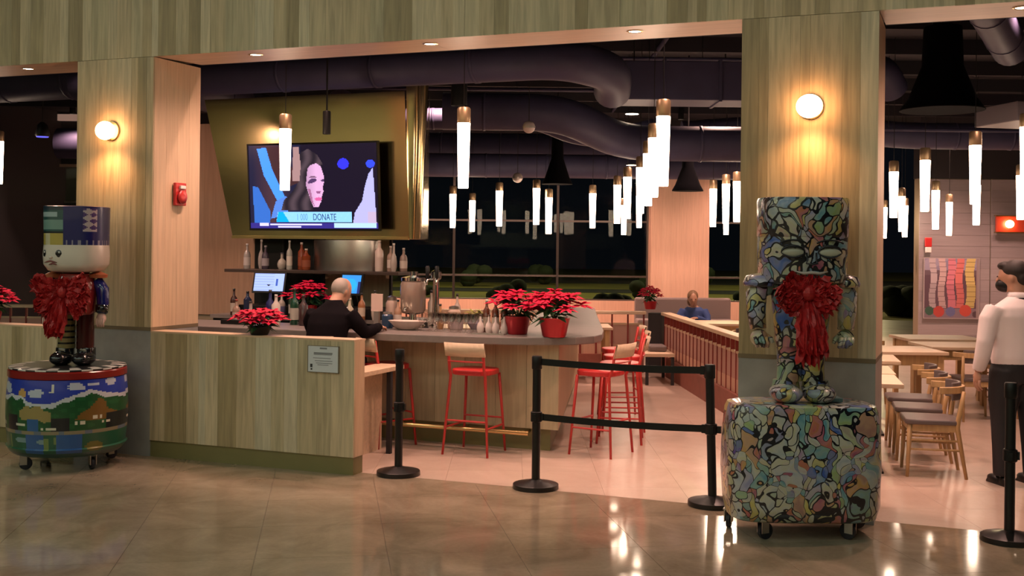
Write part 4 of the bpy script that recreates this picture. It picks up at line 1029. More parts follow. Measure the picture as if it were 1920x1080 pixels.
def bow(r, x, y, ztop, half, tail, seed, fan=.28):
    rn = random.Random(seed); m = MB(); o0 = Vector((x, y, ztop - .12))
    b = thing('tulle_bow', '', '') if False else None
    def puff(ang, ln, wd, el):
        d = Vector((math.cos(ang), -.25 - .2 * rn.random(), math.sin(ang))).normalized(); s = Vector((-math.sin(ang), 0, math.cos(ang)))
        n = 11; top = []; ph = rn.uniform(0, 6)
        for i in range(n + 1):
            u = i / n; w = wd * (.25 + .75 * math.sin(PI * min(1, u * .62 + .04))); dep = .045 * math.sin(PI * u)
            c = o0 + d * ln * u
            for j in range(9):
                v = -1 + j / 4
                top.append(c + s * w * v * (1 + .10 * math.sin(i * 2.3 + ph)) + Vector((0, -dep * (1 - v * v) + (.008 + .026 * u) * math.sin(j * 2.5 + ph + .4 * i), .016 * u * math.sin(i * 2 + j * 2.2 + ph))) + d * .02 * math.sin(j * 2.9 + ph) * u)
        m.add(top, [(i * 9 + j, i * 9 + j + 1, (i + 1) * 9 + j + 1, (i + 1) * 9 + j) for i in range(n) for j in range(8)])
    for k in range(5): puff(PI + rn.uniform(-.5, .45), half * rn.uniform(.8, 1.05), .075, 0)
    for k in range(5): puff(rn.uniform(-.45, .5), half * rn.uniform(.7, 1.0), .075, 0)
    for k in range(4): puff(PI / 2 + rn.uniform(-.6, .6), .09, .09, 0)
    for k in range(5): puff(rn.choice((PI + .5, -.5)) + rn.uniform(-.3, .3), half * .95, .07, 0)
    for k in range(6): puff(-PI / 2 + rn.uniform(-fan, fan * 1.3), tail * rn.uniform(.8, 1.05), .075, 0)
    m.ell(tuple(o0 + Vector((0, -.05, 0))), (.045, .035, .05), 12, 8)
    o = m.build('bow', M_tulle, r)
    so = o.modifiers.new('thick', 'SOLIDIFY'); so.thickness = .003
    return o
figure_left()

def figure_right():
    r = thing('painted_figure', 'large figure covered in multicoloured outlined swirls with a red bow on a wheeled base', 'sculpture', W(1.862, 7.33), TH)
    for x, y, rz, in ((-.27, -.17, .5), (.285, -.16, 2.3), (-.43, .12, 1.2), (.40, .14, .2)): caster(r, x, y, rz, .052)
    m = MB().lathe([(.43, .115), (.462, .13), (.478, .22), (.492, .42), (.487, .62), (.470, .80), (.455, .835), (.40, .846)], 72, (0, 0, 0), 1, .52, sup=4.2)
    smooth_angle(m.build('base', M_graf, r), 50)
    for sx in (-1, 1):
        b = MB().ell((sx * .105, -.05, .905), (.105, .15, .065), 18, 10); b.lathe([(.085, .885), (.09, .93), (.082, .985)], 18, (sx * .095, 0, 0)); smooth_angle(b.build('boot', M_graf, r), 50)
        smooth_angle(MB().lathe([(.082, .98), (.078, 1.06), (.085, 1.25)], 20, (sx * .072, 0, 0)).build('leg', M_graf, r), 50)
    smooth_angle(MB().lathe([(.155, 1.20), (.165, 1.24), (.185, 1.45), (.20, 1.58), (.15, 1.635)], 32, (0, 0, 0), 1, .75).build('torso', M_graf, r), 50)
    for sx in (-1, 1):
        a_ = MB().tube([(sx * .18, 0, 1.59), (sx * .255, 0, 1.585), (sx * .29, 0, 1.53), (sx * .29, -.005, 1.42), (sx * .28, -.02, 1.31)], [.055, .075, .068, .060, .052], 16)
        s = a_.build('arm', M_graf, r, True)
        MB().lathe([(.03, -.03), (.105, -.02), (.11, .0), (.09, .045), (.03, .06)], 20, (sx * .265, 0, 1.605)).build('epaulette', M_graf, r, True)
        h = MB().ell((sx * .275, -.03, 1.255), (.058, .052, .056), 16, 10)
        for q in range(4): h.tube([(sx * .275 - sx * (q * .024 - .036), -.07, 1.26), (sx * .275 - sx * (q * .023 - .035) - sx * .01, -.085, 1.225), (sx * .275 - sx * (q * .022 - .033) - sx * .015, -.06, 1.20)], [.015, .014, .012], 7)
        h.tube([(sx * .235, -.03, 1.27), (sx * .205, -.05, 1.25), (sx * .195, -.06, 1.225)], [.018, .016, .012], 7)
        h.build('hand', M_graf, s, True)
    hd = smooth_angle(MB().lathe([(.20, 1.60), (.255, 1.615), (.272, 1.66), (.276, 1.80), (.276, 1.90)], 44, (0, 0, 0), 1, .85, sup=2.8).build('head', M_graf, r), 50)
    smooth_angle(MB().lathe([(.277, 1.90), (.280, 1.903), (.282, 2.13), (.276, 2.148), (.24, 2.15)], 44, (0, 0, 0), 1, .85, sup=2.8).build('hat', M_graf, r), 50)
    M_wh = mat('eye_cream', (.40, .39, .30), .3); M_li = mat('outline_black', (.008, .008, .012), .3)
    for sx in (-1, 1):
        e = MB().ell((sx * .115, -.228, 1.80), (.072, .016, .028), 18, 8).build('eye', M_wh, hd, True)
        pts = [(sx * .115 + .075 * math.cos(q * PI / 8), -.238, 1.80 + .042 * math.sin(q * PI / 8)) for q in range(9)]
        MB().tube(pts, [.003, .006, .008, .009, .010, .009, .008, .006, .003], 6).build('eyelid', M_li, e, True)
        pts = [(sx * .115 + .09 * math.cos(q * PI / 8), -.236, 1.845 + .035 * math.sin(q * PI / 8)) for q in range(1, 8)]
        MB().tube(pts, .006, 6).build('eyebrow', M_li, hd, True)
        MB().tube([(sx * (.115 + .075 * q / 4), -.240, 1.80 - .030 * (1 - (q / 4) ** 2)) for q in range(-4, 5)], [.003, .005, .007, .008, .008, .008, .007, .005, .003], 6).build('lower_lid', M_li, e, True)
    MB().tube([(-.03, -.236, 1.80), (-.028, -.25, 1.755), (-.035, -.252, 1.735), (0, -.262, 1.728), (.035, -.252, 1.735), (.028, -.25, 1.755), (.03, -.236, 1.80)], .006, 6).build('nose', M_li, hd, True)
    MB().tube([(-.10, -.243, 1.685), (-.05, -.248, 1.672), (0, -.25, 1.678), (.05, -.248, 1.672), (.10, -.243, 1.685)], [.004, .010, .012, .010, .004], 6).build('mouth', mat('mouth_pale', (.42, .36, .33), .4), hd, True)
    bow(r, -.02, -.20, 1.67, .20, .46, 5, .10)
    tag(MB().box(.10, .26, -.05, .10, .848, .875).build('plaque', mat('verdigris', (.09, .16, .16), .5), r, bevel=.004), None)
    return r
figure_right()

# ------------------------------------------------------------------ railings with red panels
M_rpanel = mat('red_panel', (.46, .27, .22), .55)
M_rpost = mat('dark_red_post', (.22, .025, .02), .5); M_rail = M_peach
def railing(label, p, q, n, zt=.90, ledge=True, name='railing'):
    P, Q = Vector(W(*p)), Vector(W(*q)); d = Q - P; L = d.length; an = math.atan2(d.y, d.x)
    r = thing(name, label, 'railing', tuple(P), an)
    MB().box(-.03, L + .03, -.07, .07, zt - .045, zt).build('top_rail', M_pale, r, bevel=.006)
    MB().box(0, L, -.02, .02, .70, .725).build('mid_rail', M_pale, r)
    MB().box(0, L, -.06, .06, 0, .27).build('plinth', mat('brick_red_plinth', (.26, .085, .06), .6, noise=.3, nscale=9) if 'brick_red_plinth' not in bpy.data.materials else bpy.data.materials['brick_red_plinth'], r)
    w = L / n
    me = MB().box(.012, w - .012, -.012, .012, .42, .70).mesh('panel'); me.materials.append(M_rpanel)
    m2 = MB().box(.012, w - .012, -.014, .014, .27, .418).mesh('panel'); m2.materials.append(M_peach)
    mp = MB().box(-.011, .011, -.022, .022, .27, zt - .045).mesh('post'); mp.materials.append(M_rpost)
    for k in range(n):
        inst(me, 'panel', r, (k * w, 0, 0)); inst(m2, 'panel', r, (k * w, 0, 0)); inst(mp, 'post', r, (k * w, 0, 0))
    inst(mp, 'post', r, (L, 0, 0))
    return r
railing('long red panelled railing running back on the right of the bar aisle', (2.50, 11.2), (2.25, 16.6), 24)
railing('red panelled railing running across behind the bar', (-7.6, 16.8), (1.95, 16.8), 41)
tag(MB().box(-.10, .10, -.10, .10, 0, .88).build('corner_post', M_darkwall, None, bevel=.004), 'dark square post at the corner of the two railings', 'post').location = W(2.14, 16.82)
r = thing('bench', 'low pale bench with dark cushions at the foot of the aisle railing', 'bench', W(2.0, 15.7), TH)
MB().box(-.22, .18, -.5, .5, .38, .42).build('seat', M_pale, r); 
for x in (-.2, .14):
    for y in (-.48, .44): MB().box(x, x + .04, y, y + .04, 0, .38).build('leg', M_darkwall, r)
MB().box(-.12, .12, -.2, .2, .42, .50).build('cushion', M_grey, r, bevel=.02)
r = thing('banquette', 'grey upholstered bench back in front of the pale pier', 'bench', W(3.4, 22.6), TH)
MB().box(-.95, .95, .0, .16, .2, .86).build('back', mat('grey_upholstery', (.26, .20, .19), .7), r, bevel=.04); MB().box(-.95, .95, -.5, .0, .1, .45).build('seat', bpy.data.materials['grey_upholstery'], r, bevel=.03); MB().box(-.9, .9, -.4, .1, 0, .1).build('plinth', M_darkwall, r)

# ------------------------------------------------------------------ tables and chairs
def make_table(label, kind, w=.75, d=.75):
    r = thing('dining_table', label, 'table')
    MB().box(-w / 2, w / 2, -d / 2, d / 2, .715, .75).build('table_top', M_pale, r, bevel=.005)
    if kind == 'ped':
        MB().lathe([(.03, .02), (.03, .70)], 12).build('column', M_black, r, True)
        MB().box(-.24, .24, -.24, .24, 0, .02).build('base', M_black, r, bevel=.004); MB().box(-.2, .2, -.03, .03, .695, .715).build('bracket', M_black, r)
    else:
        for sx in (-1, 1):
            for sy in (-1, 1): MB().box(sx * (w / 2 - .07) - .03, sx * (w / 2 - .07) + .03, sy * (d / 2 - .07) - .03, sy * (d / 2 - .07) + .03, 0, .715).build('leg', M_cwood, r)
        a, b = w / 2 - .07, d / 2 - .07
        for q in ((-a, a, -b - .012, -b + .012), (-a, a, b - .012, b + .012), (-a - .012, -a + .012, -b, b), (a - .012, a + .012, -b, b)):
            MB().box(*q, .60, .715).build('apron', M_cwood, r)
    return r
def make_chair(label):
    r = thing('dining_chair', label, 'chair')
    m = MB(); m.prism([(-.20, .21), (-.225, .17), (-.21, -.19), (-.19, -.215), (.19, -.215), (.21, -.19), (.225, .17), (.20, .21)], .425, .465); m.build('seat', M_grey, r, bevel=.012)
    for sx in (-1, 1):
        MB().tube([(sx * .185, .17, .43), (sx * .20, .19, 0)], [.022, .013], 8).build('leg', M_cwood, r, True)
        MB().tube([(sx * .205, -.235, .70), (sx * .195, -.195, .46), (sx * .19, -.19, .40), (sx * .205, -.26, 0)], [.015, .020, .021, .013], 8).build('leg', M_cwood, r, True)
        m = MB(); m.tube([(sx * .195, .18, .30), (sx * .195, -.215, .30)], .010, 6); m.tube([(sx * .197, .183, .225), (sx * .198, -.225, .225)], .010, 6); m.build('stretcher', M_cwood, r, True)
    m = MB(); m.box(-.18, .18, .165, .185, .37, .425); m.box(-.18, .18, -.20, -.18, .37, .425); m.box(-.195, -.175, -.19, .17, .37, .425); m.box(.175, .195, -.19, .17, .37, .425); m.build('apron', M_cwood, r)
    def arc(z0, z1, ro, ri, a0, a1, n=12):
        m = MB()
        for i in range(n + 1):
            a = a0 + (a1 - a0) * i / n; c, s = math.cos(a), math.sin(a)
            for rr, z in ((ro, z0), (ro, z1), (ri, z1), (ri, z0)): m.v.append((rr * c, -.03 + rr * s * .95, z))
        for i in range(n):
            for k in range(4):
                m.f.append((4 * i + k, 4 * i + (k + 1) % 4, 4 * i + 4 + (k + 1) % 4, 4 * i + 4 + k)); m.c.append(None)
        m.f += [(3, 2, 1, 0), (4 * n, 4 * n + 1, 4 * n + 2, 4 * n + 3)]; m.c += [None, None]
        return m
    arc(.68, .735, .255, .225, PI * 1.02, PI * 1.98, 14).build('back_rail', M_cwood, r, bevel=.006)
    arc(.62, .765, .224, .200, PI * 1.2, PI * 1.8, 12).build('backrest', M_grey, r, bevel=.008)
    return r
t1_ = make_table('pale square table on a black foot behind the right column', 'ped', .75, .75); t1_.location = (-.86, 9.98, 0); t1_.rotation_euler = (0, 0, .15)
dup(t1_, (-.96, 10.78, 0), .15, 'second pale square table behind the right column, farther back')
dup(t1_, (-.98, 12.0, 0), .15, 'third pale square table behind the right column, farthest back')
t2_ = make_table('broad pale table with a wooden frame base right of the right column', 'leg', .95, .8); t2_.location = (-.72, 13.2, 0); t2_.rotation_euler = (0, 0, TH)
dup(t2_, (-.02, 14.2, 0), TH, 'pale wooden table beside the hand of the white-shirted man')
dup(t2_, (-.30, 15.3, 0), TH, 'pale wooden table below the framed picture')
dup(t2_, (1.05, 14.55, 0), TH, 'pale wooden table behind the legs of the white-shirted man')
c0 = make_chair('nearest grey padded wooden chair, beside the white-shirted man'); c0.location = (-.25, 9.98, 0); c0.rotation_euler = (0, 0, math.radians(99))
for (x, y, rz, lab) in ((-.36, 10.68, 97, 'second grey padded wooden chair behind the nearest one'),
                        (-1.55, 10.1, -80, 'grey padded wooden chair hidden behind the right column'),
                        (-.46, 11.36, 98, 'third grey padded wooden chair back in the row by the column'),
                        (.12, 13.45, 20, 'wooden chair with a grey back left of the white-shirted man'),
                        (-1.1, 14.4, 200, 'grey padded wooden chair near the dark window by the right column'),
                        (.48, 15.5, -70, 'grey padded wooden chair below the right part of the framed picture'),
                        (.80, 13.5, 10, 'grey padded wooden chair behind the knees of the white-shirted man')):
    dup(c0, (x, y, 0), math.radians(rz), lab)
# behind the bar, and beyond the aisle railing
dup(t2_, W(-.70, 15.4), TH, 'pale table seen over the bar left of the poinsettias')
dup(t2_, W(.9, 15.8), TH, 'pale table seen over the bar right of the poinsettias')
dup(c0, W(.12, 15.0), math.radians(110), 'wooden chair beside the pale table behind the bar')
dup(c0, W(-1.55, 15.4), math.radians(-70), 'wooden chair at the left of the pale table behind the bar')
dup(t2_, W(3.25, 16.88), TH, 'pale table beyond the aisle railing in front of the seated person in blue')
dup(t2_, W(3.1, 14.3), TH, 'pale table beyond the aisle railing, nearer the right column')
dup(c0, W(2.85, 17.9), TH + PI, 'wooden chair carrying the seated person in blue')
dup(c0, W(2.9, 13.4), TH, 'grey padded wooden chair just beyond the aisle railing')
dup(c0, W(3.2, 15.2), TH + PI, 'grey padded wooden chair beyond the middle of the aisle railing')

# ------------------------------------------------------------------ people
def fuse(name, mb, m, parent, vox=.012, it=4, extra=None):
    o = mb.build(name, m, None)
    rm = o.modifiers.new('r', 'REMESH'); rm.mode = 'VOXEL'; rm.voxel_size = vox
    sm = o.modifiers.new('s', 'SMOOTH'); sm.factor = .5; sm.iterations = it
    bpy.context.view_layer.update()
    me = bpy.data.meshes.new_from_object(o.evaluated_get(bpy.context.evaluated_depsgraph_get()))
    o.modifiers.clear(); o.data = me; me.name = name
    me.polygons.foreach_set('use_smooth', [True] * len(me.polygons))
    if not me.materials: me.materials.append(m)
    o.parent = parent
    return o
def stack(m, rows, n=20):
    """torso from (x, y, z, rx, ry) rows"""
    vs = [(x + rx * math.cos(2 * PI * k / n), y + ry * math.sin(2 * PI * k / n), z) for x, y, z, rx, ry in rows for k in range(n)]
    q = len(rows); fs = [(i * n + k, i * n + (k + 1) % n, (i + 1) * n + (k + 1) % n, (i + 1) * n + k) for i in range(q - 1) for k in range(n)]
    fs += [tuple(range(n - 1, -1, -1)), tuple((q - 1) * n + k for k in range(n))]
    return m.add(vs, fs)
def hand(m, wrist, direc, side, palm_n):
    """palm, four fingers and a thumb; side: thumb direction"""
    W_ = Vector(wrist); d = Vector(direc).normalized(); s = Vector(side).normalized(); n = Vector(palm_n).normalized()
    c = W_ + d * .045; pts = [W_ - d * .01, W_ + d * .03, W_ + d * .085]
    m.tube(pts, [.024, .036, .037], 10, flat=(1, .55)) if False else None
    M = Matrix((s, n, d)).transposed().to_4x4(); M.translation = c; k = len(m.v)
    m.ell((0, 0, 0), (.040, .017, .052), 14, 8); m.xform(M, k)
    for q, (ln, off) in enumerate(((.070, .030), (.080, .010), (.075, -.010), (.058, -.029))):
        b = W_ + d * .082 + s * off
        m.tube([b - d * .02, b + d * ln * .45 + n * .004, b + d * ln * .8 + n * .016, b + d * ln + n * .030], [.0095, .009, .008, .006], 7)
    b = W_ + d * .03 + s * .030
    m.tube([b - s * .012, b + s * .022 + d * .025 + n * .008, b + s * .026 + d * .055 + n * .020], [.012, .010, .007], 7)
def head_parts(m, c, yaw=0.0, pitch=0.0, sc=1.0):
    k = len(m.v)
    m.ell((0, 0, .01), (.076, .096, .112), 20, 14)
    m.ell((0, .030, -.055), (.056, .066, .066), 14, 10)
    m.ell((0, .045, -.085), (.035, .045, .034), 12, 8)
    m.tube([(0, .088, .022), (0, .108, -.008), (0, .112, -.022), (0, .09, -.030)], [.009, .013, .016, .010], 8)
    for s in (-1, 1):
        m.ell((s * .076, -.008, -.012), (.012, .020, .032), 10, 8)
        m.ell((s * .030, .082, .012), (.018, .012, .010), 8, 6)
    m.ell((0, .088, -.058), (.026, .012, .010), 10, 6)
    M = Matrix.Translation(c) @ Matrix.Rotation(yaw, 4, 'Z') @ Matrix.Rotation(pitch, 4, 'X') @ Matrix.Scale(sc, 4)
    m.xform(M, k); return M
M_eye = mat('eye_dark', (.03, .02, .02), .2)
def standing_man():
    r = thing('person', 'man in white shirt and black trousers standing with his back turned', 'person', (.40, 9.80, 0), TH + math.radians(10))
    r.scale = (1.2, 1.12, 1)
    b = MB(); MH = head_parts(b, Vector((-.01, .035, 1.625)), math.radians(40), math.radians(-8))
    b.tube([(0, -.015, 1.40), (0, .0, 1.50), (-.005, .02, 1.57)], [.068, .056, .058], 14)
    stack(b, [(0, 0, .86, .15, .10), (0, 0, .98, .155, .11), (0, 0, 1.12, .145, .10), (0, 0, 1.28, .17, .11), (0, -.005, 1.38, .17, .10), (0, -.01, 1.43, .11, .07)])
    arms = []
    for s in (-1, 1):
        arms.append([(s * .165, -.01, 1.385), (s * .215, -.015, 1.30), (s * .250, -.03, 1.12), (s * .258, -.012, 1.0), (s * .262, .03, .88)])
        b.tube(arms[-1], [.05, .050, .042, .036, .027], 12)
        b.tube([(s * .085, 0, .90), (s * .095, .005, .70), (s * .10, .0, .50), (s * .102, -.02, .30), (s * .105, -.03, .07)], [.090, .078, .058, .052, .036], 14)
    body = fuse('body', b, M_skin, r, .011, 3)
    h = MB()
    for s in (-1, 1): hand(h, (s * .262, .033, .885), (0, .12, -1), (0, 1, .15), (-s, .1, 0))
    h.build('hand', M_skin, r, True)
    s_ = MB(); stack(s_, [(0, 0, .93, .172, .125), (0, 0, 1.0, .180, .135), (0, 0, 1.08, .172, .13), (0, 0, 1.20, .178, .125), (0, -.005, 1.32, .192, .125), (0, -.01, 1.39, .18, .108), (0, -.012, 1.435, .125, .080), (0, -.005, 1.475, .068, .064)])
    for a, s in zip(arms, (-1, 1)):
        s_.tube([a[0], a[1], a[2], a[3], tuple(Vector(a[4]) + Vector((0, -.004, .015)))], [.068, .066, .056, .052, .042], 14)
    shirt = fuse('shirt', s_, M_shirt, r, .012, 4)
    c = MB(); c.lathe([(.070, 1.452), (.074, 1.458), (.066, 1.505), (.060, 1.508)], 20, (0, -.004, 0), 1, .95, cap=False); c.build('collar', M_shirt, shirt, True)
    MB().lathe([(.077, 1.447), (.079, 1.457), (.076, 1.466), (.074, 1.457), (.077, 1.447)], 22, (0, -.004, 0), 1, .98, cap=False).build('lanyard', M_black, r, True)
    t = MB(); stack(t, [(0, 0, .80, .172, .125), (0, 0, .90, .180, .132), (0, 0, .99, .168, .125), (0, 0, 1.01, .166, .122)])
    for s in (-1, 1): t.tube([(s * .085, -.005, .90), (s * .096, .0, .70), (s * .102, -.005, .50), (s * .105, -.02, .30), (s * .108, -.028, .075)], [.105, .098, .078, .072, .066], 16)
    tr = fuse('trousers', t, M_trous, r, .013, 3)
    MB().lathe([(.172, .985), (.176, .99), (.176, 1.015), (.172, 1.02)], 28, (0, 0, 0), 1, .74, cap=False).build('belt', M_black, tr, True)
    MB().box(.02, .13, -.146, -.128, .79, .805).build('pocket_trim', M_steel, tr)
    for s in (-1, 1):
        sh = MB(); sh.ell((s * .108, .06, .038), (.044, .085, .036), 14, 8); sh.ell((s * .108, -.055, .042), (.040, .055, .042), 14, 8); sh.box(s * .108 - .038, s * .108 + .038, -.10, .13, 0, .014)
        fuse('shoe', sh, M_black, r, .010, 3)
    hr = MB(); hr.ell((0, -.018, .045), (.083, .094, .090), 20, 12); hr.ell((0, -.055, -.01), (.070, .055, .07), 16, 10); hr.ell((0, .045, .095), (.06, .05, .035), 14, 8); hr.xform(MH)
    fuse('hair', hr, M_hair, r, .009, 2)
    mk = MB(); mk.ell((0, .062, -.058), (.062, .066, .058), 18, 12); mk.xform(MH); fuse('face_mask', mk, M_black, r, .009, 2)
    for s in (-1, 1): MB().ell((s * .030, .094, .014), (.010, .006, .006), 8, 6).xform(MH).build('eye', M_eye, r, True)
standing_man()

def seated_man():
    r = thing('person', 'grey-haired man in a dark sweater sitting at the bar with his back turned', 'person', (-5.27, 8.83, 0), .02)
    b = MB(); MH = head_parts(b, Vector((.045, .205, 1.405)), math.radians(-22), math.radians(-26), .98)
    b.tube([(.02, .10, 1.26), (.03, .14, 1.32), (.04, .18, 1.38)], [.070, .062, .060], 14)
    stack(b, [(0, .0, .75, .17, .13), (0, .0, .90, .16, .12), (0, .03, 1.05, .17, .12), (.01, .07, 1.18, .175, .11), (.015, .10, 1.26, .12, .08)])
    arms = {-1: [(-.165, .09, 1.21), (-.225, .12, 1.12), (-.25, .20, 1.02), (-.20, .33, 1.06), (-.12, .44, 1.075)], 1: [(.185, .09, 1.21), (.25, .11, 1.13), (.31, .17, 1.035), (.33, .30, 1.06), (.30, .45, 1.075)]}
    legs = {}
    for s in (-1, 1):
        b.tube(arms[s], [.05, .05, .042, .036, .027], 12)
        legs[s] = [(s * .09, .0, .82), (s * .12, .20, .81), (s * .14, .38, .76), (s * .14, .34, .55), (s * .13, .27, .36)]
        b.tube(legs[s], [.09, .082, .062, .052, .036], 14)
    fuse('body', b, M_skin, r, .012, 3)
    h = MB(); hand(h, (-.12, .44, 1.072), (.5, 1, -.05), (.9, -.4, .1), (0, 0, -1)); hand(h, (.30, .45, 1.072), (-.15, 1, -.05), (-1, -.1, .1), (0, 0, -1)); h.build('hand', M_skin, r, True)
    s_ = MB(); stack(s_, [(0, .0, .74, .200, .150), (0, .0, .85, .195, .145), (0, .02, 1.0, .195, .14), (.005, .05, 1.12, .205, .135), (.01, .08, 1.21, .195, .115), (.015, .10, 1.265, .13, .085), (.02, .115, 1.31, .080, .070), (.025, .13, 1.33, .068, .064)])
    for s in (-1, 1): s_.tube(arms[s], [.074, .070, .060, .052, .040], 14)
    fuse('sweater', s_, M_sweat, r, .013, 4)
    t = MB(); stack(t, [(0, .0, .745, .175, .14), (0, .02, .83, .18, .14), (0, .0, .88, .175, .13)])
    for s in (-1, 1): t.tube(legs[s], [.10, .092, .078, .066, .056], 14)
    fuse('trousers', t, mat('navy_trousers', (.012, .012, .03), .8), r, .014, 3)
    for s in (-1, 1):
        sh = MB(); sh.ell((s * .13, .32, .325), (.042, .11, .035), 14, 8); sh.ell((s * .13, .26, .34), (.040, .05, .045), 12, 8); fuse('shoe', sh, M_black, r, .011, 2)
    hr = MB(); hr.ell((0, -.035, .022), (.081, .078, .090), 18, 12); hr.ell((.06, -.01, .0), (.022, .045, .05), 12, 8); hr.ell((-.06, -.01, .0), (.022, .045, .05), 12, 8); hr.xform(MH)
    fuse('hair', hr, M_ghair, r, .009, 2)
    for s in (-1, 1): MB().ell((s * .030, .094, .014), (.010, .006, .006), 8, 6).xform(MH).build('eye', M_eye, r, True)
seated_man()

def far_person():
    p = W(2.86, 17.84)
    r = thing('person', 'seated person with light brown hair in a blue top beyond the railing', 'person', p, TH + PI * .9)
    b = MB(); MH = head_parts(b, Vector((0, .16, 1.06)), .3, math.radians(-14), .95)
    b.tube([(0, .06, .92), (0, .10, .98), (0, .14, 1.03)], [.06, .054, .054], 12)
    stack(b, [(0, 0, .46, .16, .12), (0, .0, .60, .15, .11), (0, .02, .78, .16, .11), (0, .05, .88, .15, .10), (0, .06, .93, .09, .07)])
    arms = {}
    for s in (-1, 1):
        arms[s] = [(s * .155, .05, .875), (s * .21, .08, .78), (s * .23, .14, .68), (s * .17, .28, .74), (s * .10, .38, .775)]
        b.tube(arms[s], [.046, .046, .040, .034, .026], 10)
        b.tube([(s * .09, 0, .53), (s * .12, .22, .53), (s * .13, .42, .49), (s * .13, .41, .28), (s * .12, .38, .08)], [.085, .078, .06, .05, .036], 12)
    fuse('body', b, M_skin, r, .013, 3)
    h = MB()
    for s in (-1, 1): hand(h, (s * .10, .38, .772), (-s * .4, 1, 0), (-s, -.3, .1), (0, 0, -1))
    h.build('hand', M_skin, r, True)
    s_ = MB(); stack(s_, [(0, 0, .46, .18, .14), (0, 0, .62, .175, .13), (0, .02, .78, .185, .13), (0, .045, .87, .175, .11), (0, .06, .925, .11, .075)])
    for s in (-1, 1): s_.tube(arms[s], [.066, .062, .054, .046, .036], 12)
    fuse('top', s_, mat('blue_top', (.05, .09, .26), .8), r, .014, 3)
    t = MB(); stack(t, [(0, 0, .45, .17, .13), (0, .02, .55, .17, .13)])
    for s in (-1, 1): t.tube([(s * .09, 0, .54), (s * .12, .22, .54), (s * .13, .42, .50), (s * .13, .41, .28), (s * .12, .38, .09)], [.098, .09, .074, .064, .056], 12)
    fuse('trousers', t, M_trous, r, .015, 3)
    for s in (-1, 1): fuse('shoe', MB().ell((s * .12, .43, .04), (.042, .12, .04), 12, 8), M_black, r, .012, 2)
    hr = MB(); hr.ell((0, -.02, .035), (.090, .100, .098), 18, 12); hr.ell((0, -.06, -.07), (.085, .055, .09), 16, 10); hr.xform(MH)
    fuse('hair', hr, mat('light_brown_hair', (.22, .12, .06), .6), r, .010, 2)
    for s in (-1, 1): MB().ell((s * .030, .094, .014), (.010, .006, .006), 8, 6).xform(MH).build('eye', M_eye, r, True)
far_person()

# ------------------------------------------------------------------ overhead: ducts, speakers, globes
def duct(label, pts, r, n=20, flange=True, name='air_duct'):
    # smooth the bend
    P = [Vector(p) for p in pts]; out = [P[0]]
    for i in range(1, len(P) - 1):
        a, b, c = P[i - 1], P[i], P[i + 1]; k = min(.45, (a - b).length * .45, (c - b).length * .45)
        u, v = b + (a - b).normalized() * k, b + (c - b).normalized() * k
        for q in range(6):
            s = q / 5; out.append(u * (1 - s) ** 2 + b * 2 * s * (1 - s) + v * s * s)
    out.append(P[-1])
    o = thing(name, label, 'duct', tuple(P[0]))
    for i in range(len(out)): out[i] = out[i] - P[0]
    smooth_angle(MB().tube(out, r, n).build('pipe', M_duct, o), 50)
    if flange:
        L = 0
        for i in range(len(out) - 1):
            d = out[i + 1] - out[i]
            if d.length > .9:
                for q in range(int(d.length / 1.2) + 1):
                    c = out[i] + d * ((q + .5) / (int(d.length / 1.2) + 1)); t = d.normalized() * .018
                    MB().tube([c - t, c + t], r * 1.035, n).build('seam_ring', M_duct, o, True)
    a = out[0] + (out[1] - out[0]).normalized() * .3
    return o
def rod(o, x, y, z0): pass
duct('big round duct across the top of the main opening', [(-9.6, 10.5, 3.66), (-3.65, 10.5, 3.66), (-3.35, 11.2, 3.62), (-3.5, 11.7, 3.5)], .20)
duct('round duct crossing behind the bar pendants', [W(-.9, 14.6, 3.55), W(.6, 14.6, 3.55), W(1.5, 15.5, 3.25), W(4.3, 15.5, 3.25)], .24)
duct('wavy flexible duct in the middle of the dark ceiling', [W(-1.5, 16.0, 3.60), W(0.3, 16.0, 3.64), W(.9, 15.9, 3.38), W(1.6, 16.05, 3.40), W(2.1, 16.0, 3.53)], .15)
duct('long thin duct low at the back of the dark ceiling', [W(-7.5, 21.1, 3.38), W(-1.5, 21.1, 3.33), W(4.5, 21.1, 3.33)], .22)
duct('far round duct near the back windows', [W(-9.0, 22.6, 3.78), W(5.0, 22.6, 3.78)], .30)
duct('round duct running back beside the brass hood', [(-7.8, 13.4, 3.7), (-9.2, 16.8, 3.7)], .22)
duct('round duct bending at the top left of the right opening', [(-1.65, 12.6, 3.62), (-.85, 12.9, 3.80), (-.75, 13.2, 3.60)], .17)
duct('round duct running towards the front in the right opening', [(-.05, 9.9, 4.18), (.42, 12.7, 3.90)], .18)
duct('round duct along the left opening', [(-13.5, 11.75, 3.95), (-9.9, 11.75, 3.95), (-9.6, 12.6, 3.9), (-10.3, 15.5, 3.9)], .26)
duct('round duct low behind the big cone in the right opening', [W(2.8, 18.9, 3.72), W(4.9, 18.9, 3.90), W(6.4, 18.9, 3.74), W(9.6, 18.9, 3.74)], .22)
r = thing('air_duct', 'flat dark rectangular duct right of the bar pendants', 'duct', W(2.32, 12.55, 3.42), TH)
MB().box(-1.25, .45, -.3, .3, 0, .42).build('casing', M_duct, r, bevel=.01)
for x in (-.7, -.1): MB().box(x - .015, x + .015, -.315, .315, -.015, .435).build('seam_ring', M_duct, r)
for x in (-1.0, .3): MB().tube([(x, 0, .42), (x, 0, 1.17)], .008, 6).build('hanger_rod', M_black, r)
r = thing('air_duct', 'flat grey duct end at the upper right of the right opening', 'duct', W(5.75, 13.2, 3.30), TH + .2)
